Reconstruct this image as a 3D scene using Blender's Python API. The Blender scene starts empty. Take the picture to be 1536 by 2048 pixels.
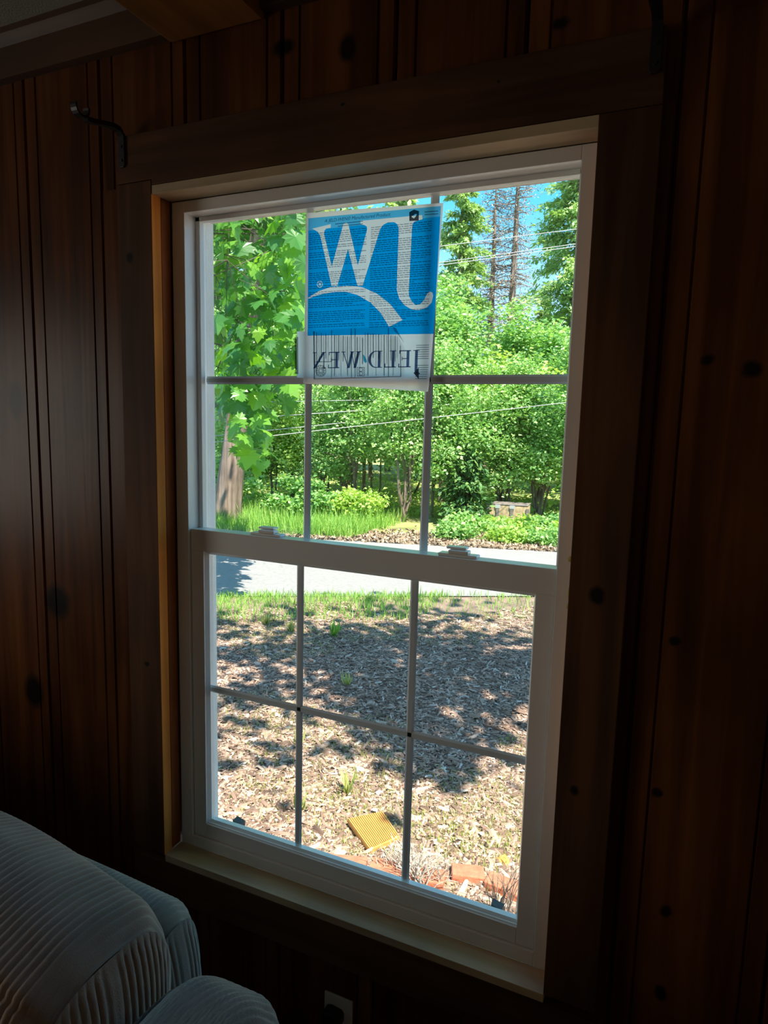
import bpy, math, random
import numpy as np
from mathutils import Vector, Matrix, Euler
random.seed(7)
rng = np.random.default_rng(11)
S = bpy.context.scene
COL = S.collection
# ---------------------------------------------------------------- camera
cd = bpy.data.cameras.new('camera'); cam = bpy.data.objects.new('camera', cd); COL.objects.link(cam)
cam.location = (1.11369, -1.18757, 1.08741)
cam.rotation_euler = (1.43711, -0.025123, 0.427446)
cd.sensor_fit = 'VERTICAL'; cd.sensor_height = 36.0; cd.lens = 23.4736
cd.clip_start = 0.02; cd.clip_end = 400
S.camera = cam
# ---------------------------------------------------------------- world, sun, exposure
vs = S.view_settings
S.display_settings.display_device = 'sRGB'
vs.view_transform = 'Standard'; vs.look = 'None'; vs.exposure = 0.95; vs.gamma = 1.0; vs.use_curve_mapping = False
W = bpy.data.worlds.new('sky'); S.world = W; W.use_nodes = True
wn = W.node_tree.nodes; wl = W.node_tree.links
for n in list(wn): wn.remove(n)
wo = wn.new('ShaderNodeOutputWorld'); wb = wn.new('ShaderNodeBackground'); wl.new(wb.outputs[0], wo.inputs[0])
tc = wn.new('ShaderNodeTexCoord'); sx = wn.new('ShaderNodeSeparateXYZ'); wl.new(tc.outputs['Generated'], sx.inputs[0])
wr = wn.new('ShaderNodeValToRGB'); wl.new(sx.outputs[2], wr.inputs[0]); wl.new(wr.outputs[0], wb.inputs[0])
el = wr.color_ramp.elements
el[0].position = 0.0; el[0].color = (0.66, 0.80, 0.92, 1)
el[1].position = 1.0; el[1].color = (0.28, 0.42, 0.74, 1)
e = el.new(0.30); e.color = (0.095, 0.48, 0.85, 1)
wb.inputs[1].default_value = 1.0
sd = bpy.data.lights.new('sun', 'SUN'); so = bpy.data.objects.new('sun', sd); COL.objects.link(so)
sd.energy = 7.0; sd.color = (1.0, 0.93, 0.80); sd.angle = 0.009
SUN = Vector((0.50, -0.33, 1.0)).normalized()
so.rotation_euler = SUN.to_track_quat('Z', 'Y').to_euler(); so.location = (3, -2, 8)
# daylight that comes in through the room's other window, in the wall on the left
ad = bpy.data.lights.new('side_window_daylight', 'AREA'); ao = bpy.data.objects.new('side_window_daylight', ad); COL.objects.link(ao)
ad.shape = 'RECTANGLE'; ad.size = 1.0; ad.size_y = 1.15; ad.energy = 5.6; ad.spread = math.radians(125); ad.color = (1.0, 0.86, 0.68)
ao.location = (-2.62, -1.75, 0.98); ao.rotation_euler = (math.pi/2-0.22, 0, -math.pi/2)
cy = S.cycles
cy.use_denoising = True; cy.max_bounces = 10; cy.diffuse_bounces = 5; cy.transparent_max_bounces = 24
cy.transmission_bounces = 6; cy.caustics_reflective = False; cy.caustics_refractive = False
cy.sample_clamp_indirect = 6.0

# ---------------------------------------------------------------- helpers
class MB:
    def __init__(s): s.v = []; s.f = []; s.m = []
    def box(s, x0, x1, y0, y1, z0, z1, mi=0, M=None):
        p = [(x0,y0,z0),(x1,y0,z0),(x1,y1,z0),(x0,y1,z0),(x0,y0,z1),(x1,y0,z1),(x1,y1,z1),(x0,y1,z1)]
        if M is not None: p = [tuple(M @ Vector(q)) for q in p]
        b = len(s.v); s.v += p
        for q in ((0,3,2,1),(4,5,6,7),(0,1,5,4),(1,2,6,5),(2,3,7,6),(3,0,4,7)):
            s.f.append(tuple(b+i for i in q)); s.m.append(mi)
        return s
    def prism(s, poly, a0, a1, axis=1, mi=0):
        # poly in the two other axes, extruded along axis
        def P(u, w, a):
            return (a,u,w) if axis == 0 else ((u,a,w) if axis == 1 else (u,w,a))
        n = len(poly); b = len(s.v)
        s.v += [P(u,w,a0) for u,w in poly] + [P(u,w,a1) for u,w in poly]
        s.f.append(tuple(b+i for i in range(n))); s.f.append(tuple(b+n+i for i in reversed(range(n))))
        s.m += [mi, mi]
        for i in range(n):
            j = (i+1) % n
            s.f.append((b+j, b+i, b+n+i, b+n+j)); s.m.append(mi)
        return s
    def tube(s, pts, rad, seg=8, mi=0, cap=True):
        pts = [Vector(p) for p in pts]; n = len(pts)
        if not hasattr(rad, '__len__'): rad = [rad]*n
        b = len(s.v); up = None
        for i, p in enumerate(pts):
            t = (pts[min(i+1,n-1)] - pts[max(i-1,0)]).normalized()
            if up is None:
                up = Vector((0,0,1)) if abs(t.z) < 0.9 else Vector((1,0,0))
            a = (up - t*up.dot(t)).normalized(); c = t.cross(a); up = a
            for k in range(seg):
                th = 2*math.pi*k/seg
                s.v.append(tuple(p + (a*math.cos(th) + c*math.sin(th))*rad[i]))
        for i in range(n-1):
            for k in range(seg):
                k2 = (k+1) % seg
                s.f.append((b+i*seg+k, b+i*seg+k2, b+(i+1)*seg+k2, b+(i+1)*seg+k)); s.m.append(mi)
        if cap:
            s.f.append(tuple(b+k for k in reversed(range(seg)))); s.m.append(mi)
            s.f.append(tuple(b+(n-1)*seg+k for k in range(seg))); s.m.append(mi)
        return s
    def mesh(s, name, mats, smooth=False):
        me = bpy.data.meshes.new(name); me.from_pydata(s.v, [], s.f)
        for m in (mats if isinstance(mats, (list, tuple)) else [mats]): me.materials.append(m)
        me.polygons.foreach_set('material_index', s.m)
        if smooth: me.polygons.foreach_set('use_smooth', [True]*len(s.f))
        me.update(); return me
    def build(s, name, mats, parent=None, smooth=False, bevel=0.0, loc=None):
        return link(name, s.mesh(name, mats, smooth), parent, bevel, loc)
def link(name, me, parent=None, bevel=0.0, loc=None):
    o = bpy.data.objects.new(name, me); COL.objects.link(o)
    if loc is not None: o.location = loc
    if parent is not None:
        o.parent = parent
        o.matrix_parent_inverse = wmat(parent).inverted()
    if bevel:
        bv = o.modifiers.new('bevel', 'BEVEL'); bv.width = bevel; bv.segments = 2; bv.limit_method = 'ANGLE'
    return o
def wmat(o):
    M = Matrix.LocRotScale(o.location, o.rotation_euler, o.scale)
    if o.parent is not None: M = wmat(o.parent) @ o.matrix_parent_inverse @ M
    return M
def tag(o, label=None, cat=None, group=None, kind=None):
    if label: o['label'] = label
    if cat: o['category'] = cat
    if group: o['group'] = group
    if kind: o['kind'] = kind
    return o
def empty(name, loc, label=None, cat=None, group=None, kind=None):
    o = bpy.data.objects.new(name, None); COL.objects.link(o); o.location = loc; o.empty_display_size = 0.1
    return tag(o, label, cat, group, kind)
def npmesh(name, V, F, mats, mi=None, smooth=False):
    """V (n,3), F (m,k) arrays of one face size"""
    me = bpy.data.meshes.new(name); n, (m, k) = len(V), F.shape
    me.vertices.add(n); me.vertices.foreach_set('co', np.asarray(V, np.float32).ravel())
    me.loops.add(m*k); me.loops.foreach_set('vertex_index', F.astype(np.int32).ravel())
    me.polygons.add(m); me.polygons.foreach_set('loop_start', np.arange(0, m*k, k, dtype=np.int32))
    me.polygons.foreach_set('loop_total', np.full(m, k, np.int32))
    for q in (mats if isinstance(mats, (list, tuple)) else [mats]): me.materials.append(q)
    if mi is not None: me.polygons.foreach_set('material_index', np.asarray(mi, np.int32))
    if smooth: me.polygons.foreach_set('use_smooth', np.ones(m, bool))
    me.update(calc_edges=True); me.validate(); return me

# ---------------------------------------------------------------- materials
def nt(name):
    m = bpy.data.materials.new(name); m.use_nodes = True
    t = m.node_tree; N = t.nodes; L = t.links
    return m, N, L, N['Principled BSDF'], N['Material Output']
def ramp(N, stops):
    r = N.new('ShaderNodeValToRGB'); e = r.color_ramp.elements
    e[0].position, e[0].color = stops[0][0], (*stops[0][1], 1)
    e[1].position, e[1].color = stops[-1][0], (*stops[-1][1], 1)
    for p, c in stops[1:-1]:
        q = e.new(p); q.color = (*c, 1)
    return r
def plain(name, c, rough=0.5, spec=0.5, metal=0.0, bump=0.0, bscale=200.0, var=0.0, vscale=8.0):
    m, N, L, B, O = nt(name)
    B.inputs['Base Color'].default_value = (*c, 1); B.inputs['Roughness'].default_value = rough
    B.inputs['Specular IOR Level'].default_value = spec; B.inputs['Metallic'].default_value = metal
    g = N.new('ShaderNodeTexCoord')
    nz = N.new('ShaderNodeTexNoise'); nz.inputs['Scale'].default_value = vscale; nz.inputs['Detail'].default_value = 5
    L.new(g.outputs['Object'], nz.inputs['Vector'])
    v = max(var, 0.04)
    r = ramp(N, [(0.3, tuple(max(0, x*(1-v)) for x in c)), (0.7, tuple(min(1, x*(1+v)) for x in c))])
    L.new(nz.outputs['Fac'], r.inputs[0]); L.new(r.outputs[0], B.inputs['Base Color'])
    if bump:
        n2 = N.new('ShaderNodeTexNoise'); n2.inputs['Scale'].default_value = bscale; n2.inputs['Detail'].default_value = 4
        L.new(g.outputs['Object'], n2.inputs['Vector'])
        b = N.new('ShaderNodeBump'); b.inputs['Strength'].default_value = bump; b.inputs['Distance'].default_value = 0.01
        L.new(n2.outputs['Fac'], b.inputs['Height']); L.new(b.outputs[0], B.inputs['Normal'])
    return m
def wood(name, dark, mid, light, rough=0.45, axis=2, knots=None, scale=1.0, spec=0.4, bump=0.15):
    """grain stretched along one axis, per-piece shift, optional knots given as (x, z, rx, rz) on the wall plane"""
    m, N, L, B, O = nt(name)
    geo = N.new('ShaderNodeNewGeometry'); oi = N.new('ShaderNodeObjectInfo')
    mp = N.new('ShaderNodeMapping'); sc = [26*scale]*3; sc[axis] = 1.3*scale; mp.inputs['Scale'].default_value = sc
    add = N.new('ShaderNodeVectorMath'); add.operation = 'ADD'
    mul = N.new('ShaderNodeVectorMath'); mul.operation = 'SCALE'; mul.inputs[0].default_value = (3.1, 1.7, 9.3)
    L.new(oi.outputs['Random'], mul.inputs['Scale'])
    L.new(geo.outputs['Position'], add.inputs[0]); L.new(mul.outputs[0], add.inputs[1]); L.new(add.outputs[0], mp.inputs['Vector'])
    n1 = N.new('ShaderNodeTexNoise'); n1.inputs['Scale'].default_value = 1.0; n1.inputs['Detail'].default_value = 7; n1.inputs['Distortion'].default_value = 0.6
    L.new(mp.outputs[0], n1.inputs['Vector'])
    r = ramp(N, [(0.25, dark), (0.5, mid), (0.78, light)]); L.new(n1.outputs['Fac'], r.inputs[0])
    n2 = N.new('ShaderNodeTexNoise'); n2.inputs['Scale'].default_value = 2.3; n2.inputs['Detail'].default_value = 3
    L.new(add.outputs[0], n2.inputs['Vector'])
    mr = N.new('ShaderNodeMapRange'); mr.inputs[1].default_value = 0.3; mr.inputs[2].default_value = 0.7; mr.inputs[3].default_value = 0.62; mr.inputs[4].default_value = 1.25
    L.new(n2.outputs['Fac'], mr.inputs[0])
    mx = N.new('ShaderNodeVectorMath'); mx.operation = 'SCALE'; L.new(r.outputs[0], mx.inputs[0]); L.new(mr.outputs[0], mx.inputs['Scale'])
    col = mx.outputs[0]
    if knots:
        sep = N.new('ShaderNodeSeparateXYZ')
        wob = N.new('ShaderNodeTexNoise'); wob.inputs['Scale'].default_value = 40
        L.new(geo.outputs['Position'], wob.inputs['Vector'])
        wa = N.new('ShaderNodeVectorMath'); wa.operation = 'MULTIPLY_ADD'; wa.inputs[1].default_value = (0.012,)*3
        L.new(wob.outputs['Color'], wa.inputs[0]); L.new(geo.outputs['Position'], wa.inputs[2])
        L.new(wa.outputs[0], sep.inputs[0])
        last = None
        for (kx, kz, rx, rz) in knots:
            c = N.new('ShaderNodeCombineXYZ'); 
            ax = N.new('ShaderNodeMath'); ax.operation = 'SUBTRACT'; ax.inputs[1].default_value = kx+0.006; L.new(sep.outputs[0], ax.inputs[0])
            dx = N.new('ShaderNodeMath'); dx.operation = 'DIVIDE'; dx.inputs[1].default_value = rx; L.new(ax.outputs[0], dx.inputs[0])
            az = N.new('ShaderNodeMath'); az.operation = 'SUBTRACT'; az.inputs[1].default_value = kz+0.006; L.new(sep.outputs[2], az.inputs[0])
            dz = N.new('ShaderNodeMath'); dz.operation = 'DIVIDE'; dz.inputs[1].default_value = rz; L.new(az.outputs[0], dz.inputs[0])
            L.new(dx.outputs[0], c.inputs[0]); L.new(dz.outputs[0], c.inputs[1])
            ln = N.new('ShaderNodeVectorMath'); ln.operation = 'LENGTH'; L.new(c.outputs[0], ln.inputs[0])
            if last is None: last = ln.outputs['Value']
            else:
                mn = N.new('ShaderNodeMath'); mn.operation = 'MINIMUM'; L.new(last, mn.inputs[0]); L.new(ln.outputs['Value'], mn.inputs[1]); last = mn.outputs[0]
        km = N.new('ShaderNodeMapRange'); km.inputs[1].default_value = 0.75; km.inputs[2].default_value = 1.35; km.inputs[3].default_value = 0.0; km.inputs[4].default_value = 1.0
        L.new(last, km.inputs[0])
        kr = N.new('ShaderNodeMixRGB'); kr.inputs[1].default_value = (0.012, 0.009, 0.008, 1); L.new(km.outputs[0], kr.inputs[0]); L.new(col, kr.inputs[2])
        col = kr.outputs[0]
    L.new(col, B.inputs['Base Color'])
    B.inputs['Roughness'].default_value = rough; B.inputs['Specular IOR Level'].default_value = spec
    if bump:
        b = N.new('ShaderNodeBump'); b.inputs['Strength'].default_value = bump; b.inputs['Distance'].default_value = 0.004
        L.new(n1.outputs['Fac'], b.inputs['Height']); L.new(b.outputs[0], B.inputs['Normal'])
    return m
def leafmat(name, stops, trans=0.35, rough=0.45, tcol=None, spec=0.4, wob=0.25, wis=0.8):
    m, N, L, B, O = nt(name)
    geo = N.new('ShaderNodeNewGeometry'); oi = N.new('ShaderNodeObjectInfo')
    r = ramp(N, stops); 
    ad_ = N.new('ShaderNodeMath'); ad_.operation = 'MULTIPLY_ADD'; ad_.inputs[1].default_value = wob; L.new(oi.outputs['Random'], ad_.inputs[0])
    ml = N.new('ShaderNodeMath'); ml.operation = 'MULTIPLY'; ml.inputs[1].default_value = wis; L.new(geo.outputs['Random Per Island'], ml.inputs[0])
    L.new(ml.outputs[0], ad_.inputs[2]); L.new(ad_.outputs[0], r.inputs[0])
    L.new(r.outputs[0], B.inputs['Base Color']); B.inputs['Roughness'].default_value = rough; B.inputs['Specular IOR Level'].default_value = spec
    t = N.new('ShaderNodeBsdfTranslucent'); 
    hs = N.new('ShaderNodeMixRGB'); hs.blend_type = 'MULTIPLY'; hs.inputs[0].default_value = 1.0
    hs.inputs[2].default_value = (*(tcol or (1.3, 1.35, 0.5)), 1); L.new(r.outputs[0], hs.inputs[1]); L.new(hs.outputs[0], t.inputs[0])
    mx = N.new('ShaderNodeMixShader'); mx.inputs[0].default_value = trans
    L.new(B.outputs[0], mx.inputs[1]); L.new(t.outputs[0], mx.inputs[2]); L.new(mx.outputs[0], O.inputs[0])
    return m
def islandmat(name, stops, rough=0.8):
    m, N, L, B, O = nt(name)
    geo = N.new('ShaderNodeNewGeometry'); r = ramp(N, stops)
    L.new(geo.outputs['Random Per Island'], r.inputs[0]); L.new(r.outputs[0], B.inputs['Base Color'])
    B.inputs['Roughness'].default_value = rough; B.inputs['Specular IOR Level'].default_value = 0.3
    return m
def glassmat(name, tint=(0.99, 0.995, 0.992), amount=1.0):
    m, N, L, B, O = nt(name); N.remove(B)
    tr = N.new('ShaderNodeBsdfTransparent'); tr.inputs[0].default_value = (*tint, 1)
    gl = N.new('ShaderNodeBsdfGlossy'); gl.inputs['Roughness'].default_value = 0.0; gl.inputs[0].default_value = (1, 1, 1, 1)
    lw = N.new('ShaderNodeLayerWeight'); lw.inputs[0].default_value = 0.5     # Schlick curve, the same from both sides
    pw = N.new('ShaderNodeMath'); pw.operation = 'POWER'; pw.inputs[1].default_value = 5.0; L.new(lw.outputs['Facing'], pw.inputs[0])
    fr = N.new('ShaderNodeMath'); fr.operation = 'MULTIPLY_ADD'; fr.inputs[1].default_value = 0.5; fr.inputs[2].default_value = 0.02; L.new(pw.outputs[0], fr.inputs[0])
    mx = N.new('ShaderNodeMixShader'); L.new(fr.outputs[0], mx.inputs[0]); L.new(tr.outputs[0], mx.inputs[1]); L.new(gl.outputs[0], mx.inputs[2])
    L.new(mx.outputs[0], O.inputs[0]); return m
def inkmat(name, c):
    m, N, L, B, O = nt(name); N.remove(B)
    tr = N.new('ShaderNodeBsdfTransparent'); tr.inputs[0].default_value = (*c, 1)
    L.new(tr.outputs[0], O.inputs[0]); return m
def papermat(name, c, trans=0.6):
    m, N, L, B, O = nt(name)
    g = N.new('ShaderNodeTexCoord'); nz = N.new('ShaderNodeTexNoise'); nz.inputs['Scale'].default_value = 30
    L.new(g.outputs['Object'], nz.inputs['Vector'])
    r = ramp(N, [(0.3, tuple(x*0.96 for x in c)), (0.7, c)]); L.new(nz.outputs['Fac'], r.inputs[0]); L.new(r.outputs[0], B.inputs['Base Color'])
    B.inputs['Roughness'].default_value = 0.6
    t = N.new('ShaderNodeBsdfTranslucent'); L.new(r.outputs[0], t.inputs[0])
    mx = N.new('ShaderNodeMixShader'); mx.inputs[0].default_value = trans
    L.new(B.outputs[0], mx.inputs[1]); L.new(t.outputs[0], mx.inputs[2]); L.new(mx.outputs[0], O.inputs[0]); return m
KNOTS = [(-0.492, 1.12, 0.026, 0.046), (-0.37, 0.597, 0.04, 0.04), (-0.475, 0.329, 0.032, 0.043), (-0.068, 1.441, 0.01, 0.012), (0.988, 0.798, 0.012, 0.014), (1.13, 1.2, 0.01, 0.009), (1.194, 1.184, 0.013, 0.012), (0.468, 1.786, 0.017, 0.023), (1.118, 0.731, 0.009, 0.008), (1.109, 0.453, 0.009, 0.008), (0.972, 0.431, 0.008, 0.009), (1.14, 0.234, 0.009, 0.011), (0.324, 1.814, 0.023, 0.014), (1.144, 0.071, 0.009, 0.014), (-0.045, 0.491, 0.007, 0.006), (0.867, 1.748, 0.013, 0.009), (0.014, 0.977, 0.003, 0.002), (0.471, 1.677, 0.005, 0.003), (0.771, 1.667, 0.003, 0.003)]
PAPER = [(0.327, 1.528), (0.639, 1.516), (0.623, 1.151), (0.325, 1.168)]
BLUE = [(0.334, 1.516), (0.635, 1.51), (0.629, 1.266), (0.335, 1.271)]
BAND = [(0.334, 1.516), (0.635, 1.51), (0.634, 1.488), (0.334, 1.492)]
WJ = [(0.344, 1.494), (0.389, 1.499), (0.389, 1.492), (0.378, 1.491), (0.374, 1.487), (0.373, 1.481), (0.393, 1.413), (0.419, 1.496), (0.426, 1.499), (0.431, 1.495), (0.455, 1.411), (0.475, 1.481), (0.474, 1.486), (0.47, 1.489), (0.459, 1.493), (0.459, 1.499), (0.596, 1.497), (0.597, 1.489), (0.58, 1.486), (0.576, 1.482), (0.575, 1.473), (0.572, 1.353), (0.573, 1.342), (0.579, 1.332), (0.588, 1.324), (0.597, 1.325), (0.605, 1.332), (0.611, 1.344), (0.617, 1.349), (0.623, 1.347), (0.625, 1.34), (0.622, 1.327), (0.612, 1.318), (0.596, 1.314), (0.581, 1.315), (0.563, 1.325), (0.551, 1.339), (0.545, 1.357), (0.546, 1.476), (0.542, 1.485), (0.536, 1.489), (0.521, 1.49), (0.511, 1.486), (0.505, 1.479), (0.467, 1.369), (0.455, 1.369), (0.431, 1.445), (0.407, 1.372), (0.393, 1.373), (0.364, 1.477), (0.358, 1.486)]
ARC = [(0.336, 1.352), (0.362, 1.364), (0.393, 1.371), (0.433, 1.371), (0.467, 1.366), (0.501, 1.351), (0.531, 1.329), (0.56, 1.296), (0.53, 1.283), (0.51, 1.312), (0.486, 1.334), (0.455, 1.351), (0.427, 1.359), (0.402, 1.36), (0.376, 1.358), (0.353, 1.354), (0.336, 1.349)]
HOUSE = [(0.568, 1.505), (0.578, 1.509), (0.589, 1.505), (0.589, 1.487), (0.569, 1.488)]
HEART = [(0.573, 1.497), (0.578, 1.498), (0.58, 1.5), (0.585, 1.5), (0.583, 1.496), (0.579, 1.492), (0.575, 1.494)]
ARROW = [(0.588, 1.189), (0.599, 1.2), (0.6, 1.176)]
TAGTAIL = [(0.539, 1.282), (0.546, 1.28), (0.553, 1.269), (0.566, 1.249), (0.556, 1.261), (0.549, 1.269), (0.542, 1.274)]
LAB = [(0.306, 1.281), (0.539, 1.285), (0.567, 1.236), (0.567, 1.182), (0.357, 1.179), (0.307, 1.181)]
C4 = [[0.262, 1.582], [0.673, 1.535], [0.264, 1.131], [0.69, 1.135]]
C1 = [[0.263, 1.307], [0.662, 1.292], [0.264, 1.131], [0.669, 1.135]]

M_plank = wood('stained_pine_wall', (0.042,0.012,0.004), (0.105,0.034,0.0095), (0.18,0.064,0.017), 0.34, 2, KNOTS, 1.0, 0.13)
M_casing = wood('stained_pine_casing', (0.046,0.019,0.008), (0.098,0.043,0.018), (0.135,0.064,0.027), 0.6, 2, KNOTS, 1.0, 0.15)
M_casing_h = wood('stained_pine_casing_level', (0.046,0.019,0.008), (0.098,0.043,0.018), (0.135,0.064,0.027), 0.6, 0, KNOTS, 1.0, 0.15)
M_jamb = wood('old_orange_fir', (0.70,0.22,0.035), (0.86,0.31,0.055), (0.92,0.39,0.09), 0.6, 2, None, 1.0, 0.1)
M_jamb2 = wood('old_red_fir', (0.26,0.075,0.022), (0.36,0.11,0.034), (0.44,0.15,0.05), 0.6, 2, None, 1.0, 0.1)
M_newwood = wood('new_pale_pine', (0.50,0.36,0.20), (0.62,0.47,0.29), (0.70,0.56,0.37), 0.5, 0)
M_beam = wood('amber_beam_wood', (0.20,0.070,0.012), (0.32,0.120,0.022), (0.42,0.17,0.035), 0.5, 1)
M_crown = wood('crown_wood', (0.05,0.022,0.011), (0.095,0.045,0.020), (0.13,0.065,0.03), 0.5, 0)
M_ceil = plain('ceiling_paint', (0.42,0.41,0.36), 0.8, var=0.08, bump=0.2)
M_floor = wood('floor_boards', (0.10,0.05,0.025), (0.18,0.09,0.045), (0.24,0.13,0.07), 0.4, 0)
M_drywall = plain('room_paint', (0.45,0.36,0.27), 0.7, var=0.1)
M_vinyl = plain('white_vinyl', (0.86,0.85,0.82), 0.22, var=0.03, vscale=3)
M_muntin = plain('white_grid_bar', (0.80,0.84,0.88), 0.35, var=0.03)
M_extrim = plain('white_outside_trim', (0.82,0.80,0.75), 0.6, var=0.06, bump=0.3, bscale=60)
M_siding = plain('outside_siding', (0.60,0.55,0.48), 0.7, var=0.1)
M_glass = glassmat('window_glass')
M_black = plain('black_iron', (0.012,0.012,0.013), 0.42, metal=0.0)
M_foam = plain('yellow_foam', (0.55,0.45,0.10), 0.8, bump=0.6, bscale=90)
M_rubber = plain('black_plastic', (0.012,0.012,0.012), 0.5)
M_plate = plain('ivory_plastic', (0.68,0.66,0.60), 0.4)
M_paper = papermat('label_paper', (0.96,0.94,0.93), 0.85)
M_film = papermat('film_label', (0.90,0.92,0.93), 0.85)
M_blue = inkmat('blue_ink', (0.0,0.43,1.0)); M_blue2 = inkmat('light_blue_ink', (0.11,0.60,1.0))
M_navy = inkmat('navy_ink', (0.07,0.12,0.24)); M_dark = inkmat('black_ink', (0.07,0.07,0.08))
M_grey = inkmat('thin_grey_ink', (0.42,0.42,0.46)); M_faint = inkmat('faint_show_through', (0.55,0.57,0.60)); M_cyan = inkmat('cyan_ink', (0.05,0.45,0.70))
# ================================================================ ROOM SHELL
FZ, CZ = -0.45, 1.985
XL, XR, YB = -2.7, 2.3, -3.3
MB().box(XL-0.3, XR+0.3, YB-0.3, 0.12, FZ-0.12, FZ).build('floor', M_floor)['kind'] = 'structure'
MB().box(XL-0.3, XR+0.3, YB-0.3, 0.14, CZ, CZ+0.25).build('ceiling', M_ceil)['kind'] = 'structure'
# front wall: core round the opening, planks on its face
OX0, OX1, OZ0, OZ1 = 0.0, 0.94, -0.022, 1.589
wf = empty('wall_front', (0, 0.05, FZ), kind='structure')
core = MB()
core.box(XL-0.3, OX0-0.02, 0.045, 0.14, FZ, CZ); core.box(OX1+0.02, XR+0.3, 0.045, 0.14, FZ, CZ)
core.box(OX0-0.02, OX1+0.02, 0.045, 0.14, FZ, OZ0-0.02); core.box(OX0-0.02, OX1+0.02, 0.045, 0.14, OZ1+0.01, CZ)
core.build('wall_core', M_drywall, wf)
sid = MB()
sid.box(XL-0.3, -0.02, 0.141, 0.158, FZ-0.5, CZ+0.1); sid.box(0.965, XR+0.3, 0.141, 0.158, FZ-0.5, CZ+0.1)
sid.box(-0.02, 0.965, 0.141, 0.158, FZ-0.5, -0.03); sid.box(-0.02, 0.965, 0.141, 0.158, 1.60, CZ+0.1)
sid.build('siding', M_siding, wf)
joints = [-2.632,-2.386,-2.14,-1.894,-1.648,-1.402,-1.153,-0.907,-0.661,-0.414,-0.168,0.079,0.323,0.568,0.811,1.057,1.303,1.549,1.795,2.041,2.287]
bead = [0.038,0.040,0.036]
def plank_profile(x0, x1):
    F = 0.020; g = 0.0022; p = []
    p.append((x0+g*0.4, 0.044)); p.append((x0+g*0.5, F+0.008)); p.append((x0+g+0.003, F))
    def gr(c, s): return [(c-0.0028, F), (c-0.0008, F+0.0045), (c+0.0008, F+0.0045), (c+0.0028, F)]
    p += gr(x0+0.040, 1); p += gr(x1-0.036, 1)
    p += [(x1-g-0.003, F), (x1-g*0.5, F+0.008), (x1-g*0.4, 0.044)]
    return p
for a, b in zip(joints[:-1], joints[1:]):
    spans = [(FZ, CZ-0.001)]
    if a < 0.0 < b:       # planks cut round the window opening
        pass
    if b > 0.0 and a < 0.94: spans = [(FZ, -0.03), (1.60, CZ-0.001)]
    for z0, z1 in spans:
        pr = plank_profile(a, b)
        MB().prism(pr, z0, z1, axis=2).build('plank', M_plank, wf)
    if a < 0.0 < b:
        MB().box(a+0.003, -0.03, 0.020, 0.044, -0.03, 1.60).build('plank', M_plank, wf)
    if a < 0.94 < b:
        MB().prism([(0.965,0.044),(0.965,0.02),(b-0.0395,0.02),(b-0.0375,0.0245),(b-0.0355,0.0245),(b-0.0335,0.02),(b-0.0052,0.02),(b-0.0011,0.028),(b-0.0009,0.044)], -0.03, 1.60, axis=2).build('plank', M_plank, wf)
# other walls
wL = MB(); WY0, WY1, WZ0, WZ1 = -2.28, -1.22, 0.40, 1.60
wL.box(XL-0.15, XL, YB, WY0, FZ, CZ); wL.box(XL-0.15, XL, WY1, 0.045, FZ, CZ)
wL.box(XL-0.15, XL, WY0, WY1, FZ, WZ0); wL.box(XL-0.15, XL, WY0, WY1, WZ1, CZ)
wL.build('wall_left', M_drywall)['kind'] = 'structure'
MB().box(XR, XR+0.15, YB, 0.045, FZ, CZ).build('wall_right', M_drywall)['kind'] = 'structure'
MB().box(XL-0.15, XR+0.15, YB-0.15, YB, FZ, CZ).build('wall_back', M_drywall)['kind'] = 'structure'
w2 = empty('window_2', (XL-0.07, -1.75, WZ0), kind='structure')
f2 = MB()
for y0, y1, z0, z1 in ((WY0,WY0+.05,WZ0,WZ1),(WY1-.05,WY1,WZ0,WZ1),(WY0+.05,WY1-.05,WZ0,WZ0+.05),(WY0+.05,WY1-.05,WZ1-.05,WZ1)):
    f2.box(XL-0.12, XL-0.06, y0, y1, z0, z1)
f2.build('frame', M_vinyl, w2)
MB().box(XL-0.094, XL-0.09, WY0+.05, WY1-.05, WZ0+.05, WZ1-.05).build('pane', M_glass, w2)
# roof and eave that keep the sun off the room
rf = empty('roof', (0, 0, CZ+0.25), kind='structure')
MB().prism([(0.32, 2.06),(0.32, 2.16),(-1.6, 2.75),(-3.9, 2.16),(-3.9, 2.06)], XL-0.6, XR+0.6, axis=0).build('roof_slab', M_siding, rf)
# ceiling beam, cornice board and moulding
MB().box(0.047, 0.285, YB, 0.018, 1.872, CZ).build('trim_6', M_beam, bevel=0.006)['kind'] = 'structure'
for nm, a, b in (('trim_7', XL, 0.047), ('trim_8', 0.285, XR)):
    t = MB(); t.prism([(0.02,1.882),(-0.003,1.882),(-0.003,1.950),(-0.010,1.958),(-0.016,1.972),(-0.017,CZ),(0.02,CZ)], a, b, axis=0)
    t.build(nm, M_crown)['kind'] = 'structure'
# ---------------------------------------------------------------- casings (20 mm boards on the planks)
def st(o): o['kind'] = 'structure'; return o
st(MB().box(-0.101, -0.0015, 0.0, 0.02, 0.0, 1.5995).build('trim_1', M_casing, bevel=0.0015))
st(MB().box(0.94, 1.036, 0.0, 0.02, 0.0, 1.5885).build('trim_2', M_casing, bevel=0.0015))
st(MB().prism([(-0.101,1.601),(0.0,1.601),(0.0,1.589),(0.94,1.5895),(1.036,1.5895),(1.033,1.703),(-0.101,1.700)], 0.0, 0.02, axis=1).build('trim_3', M_casing_h, bevel=0.0015))
st(MB().box(-0.101, 1.040, 0.0, 0.02, -0.118, -0.019).build('trim_4', M_casing_h, bevel=0.0015))
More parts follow.
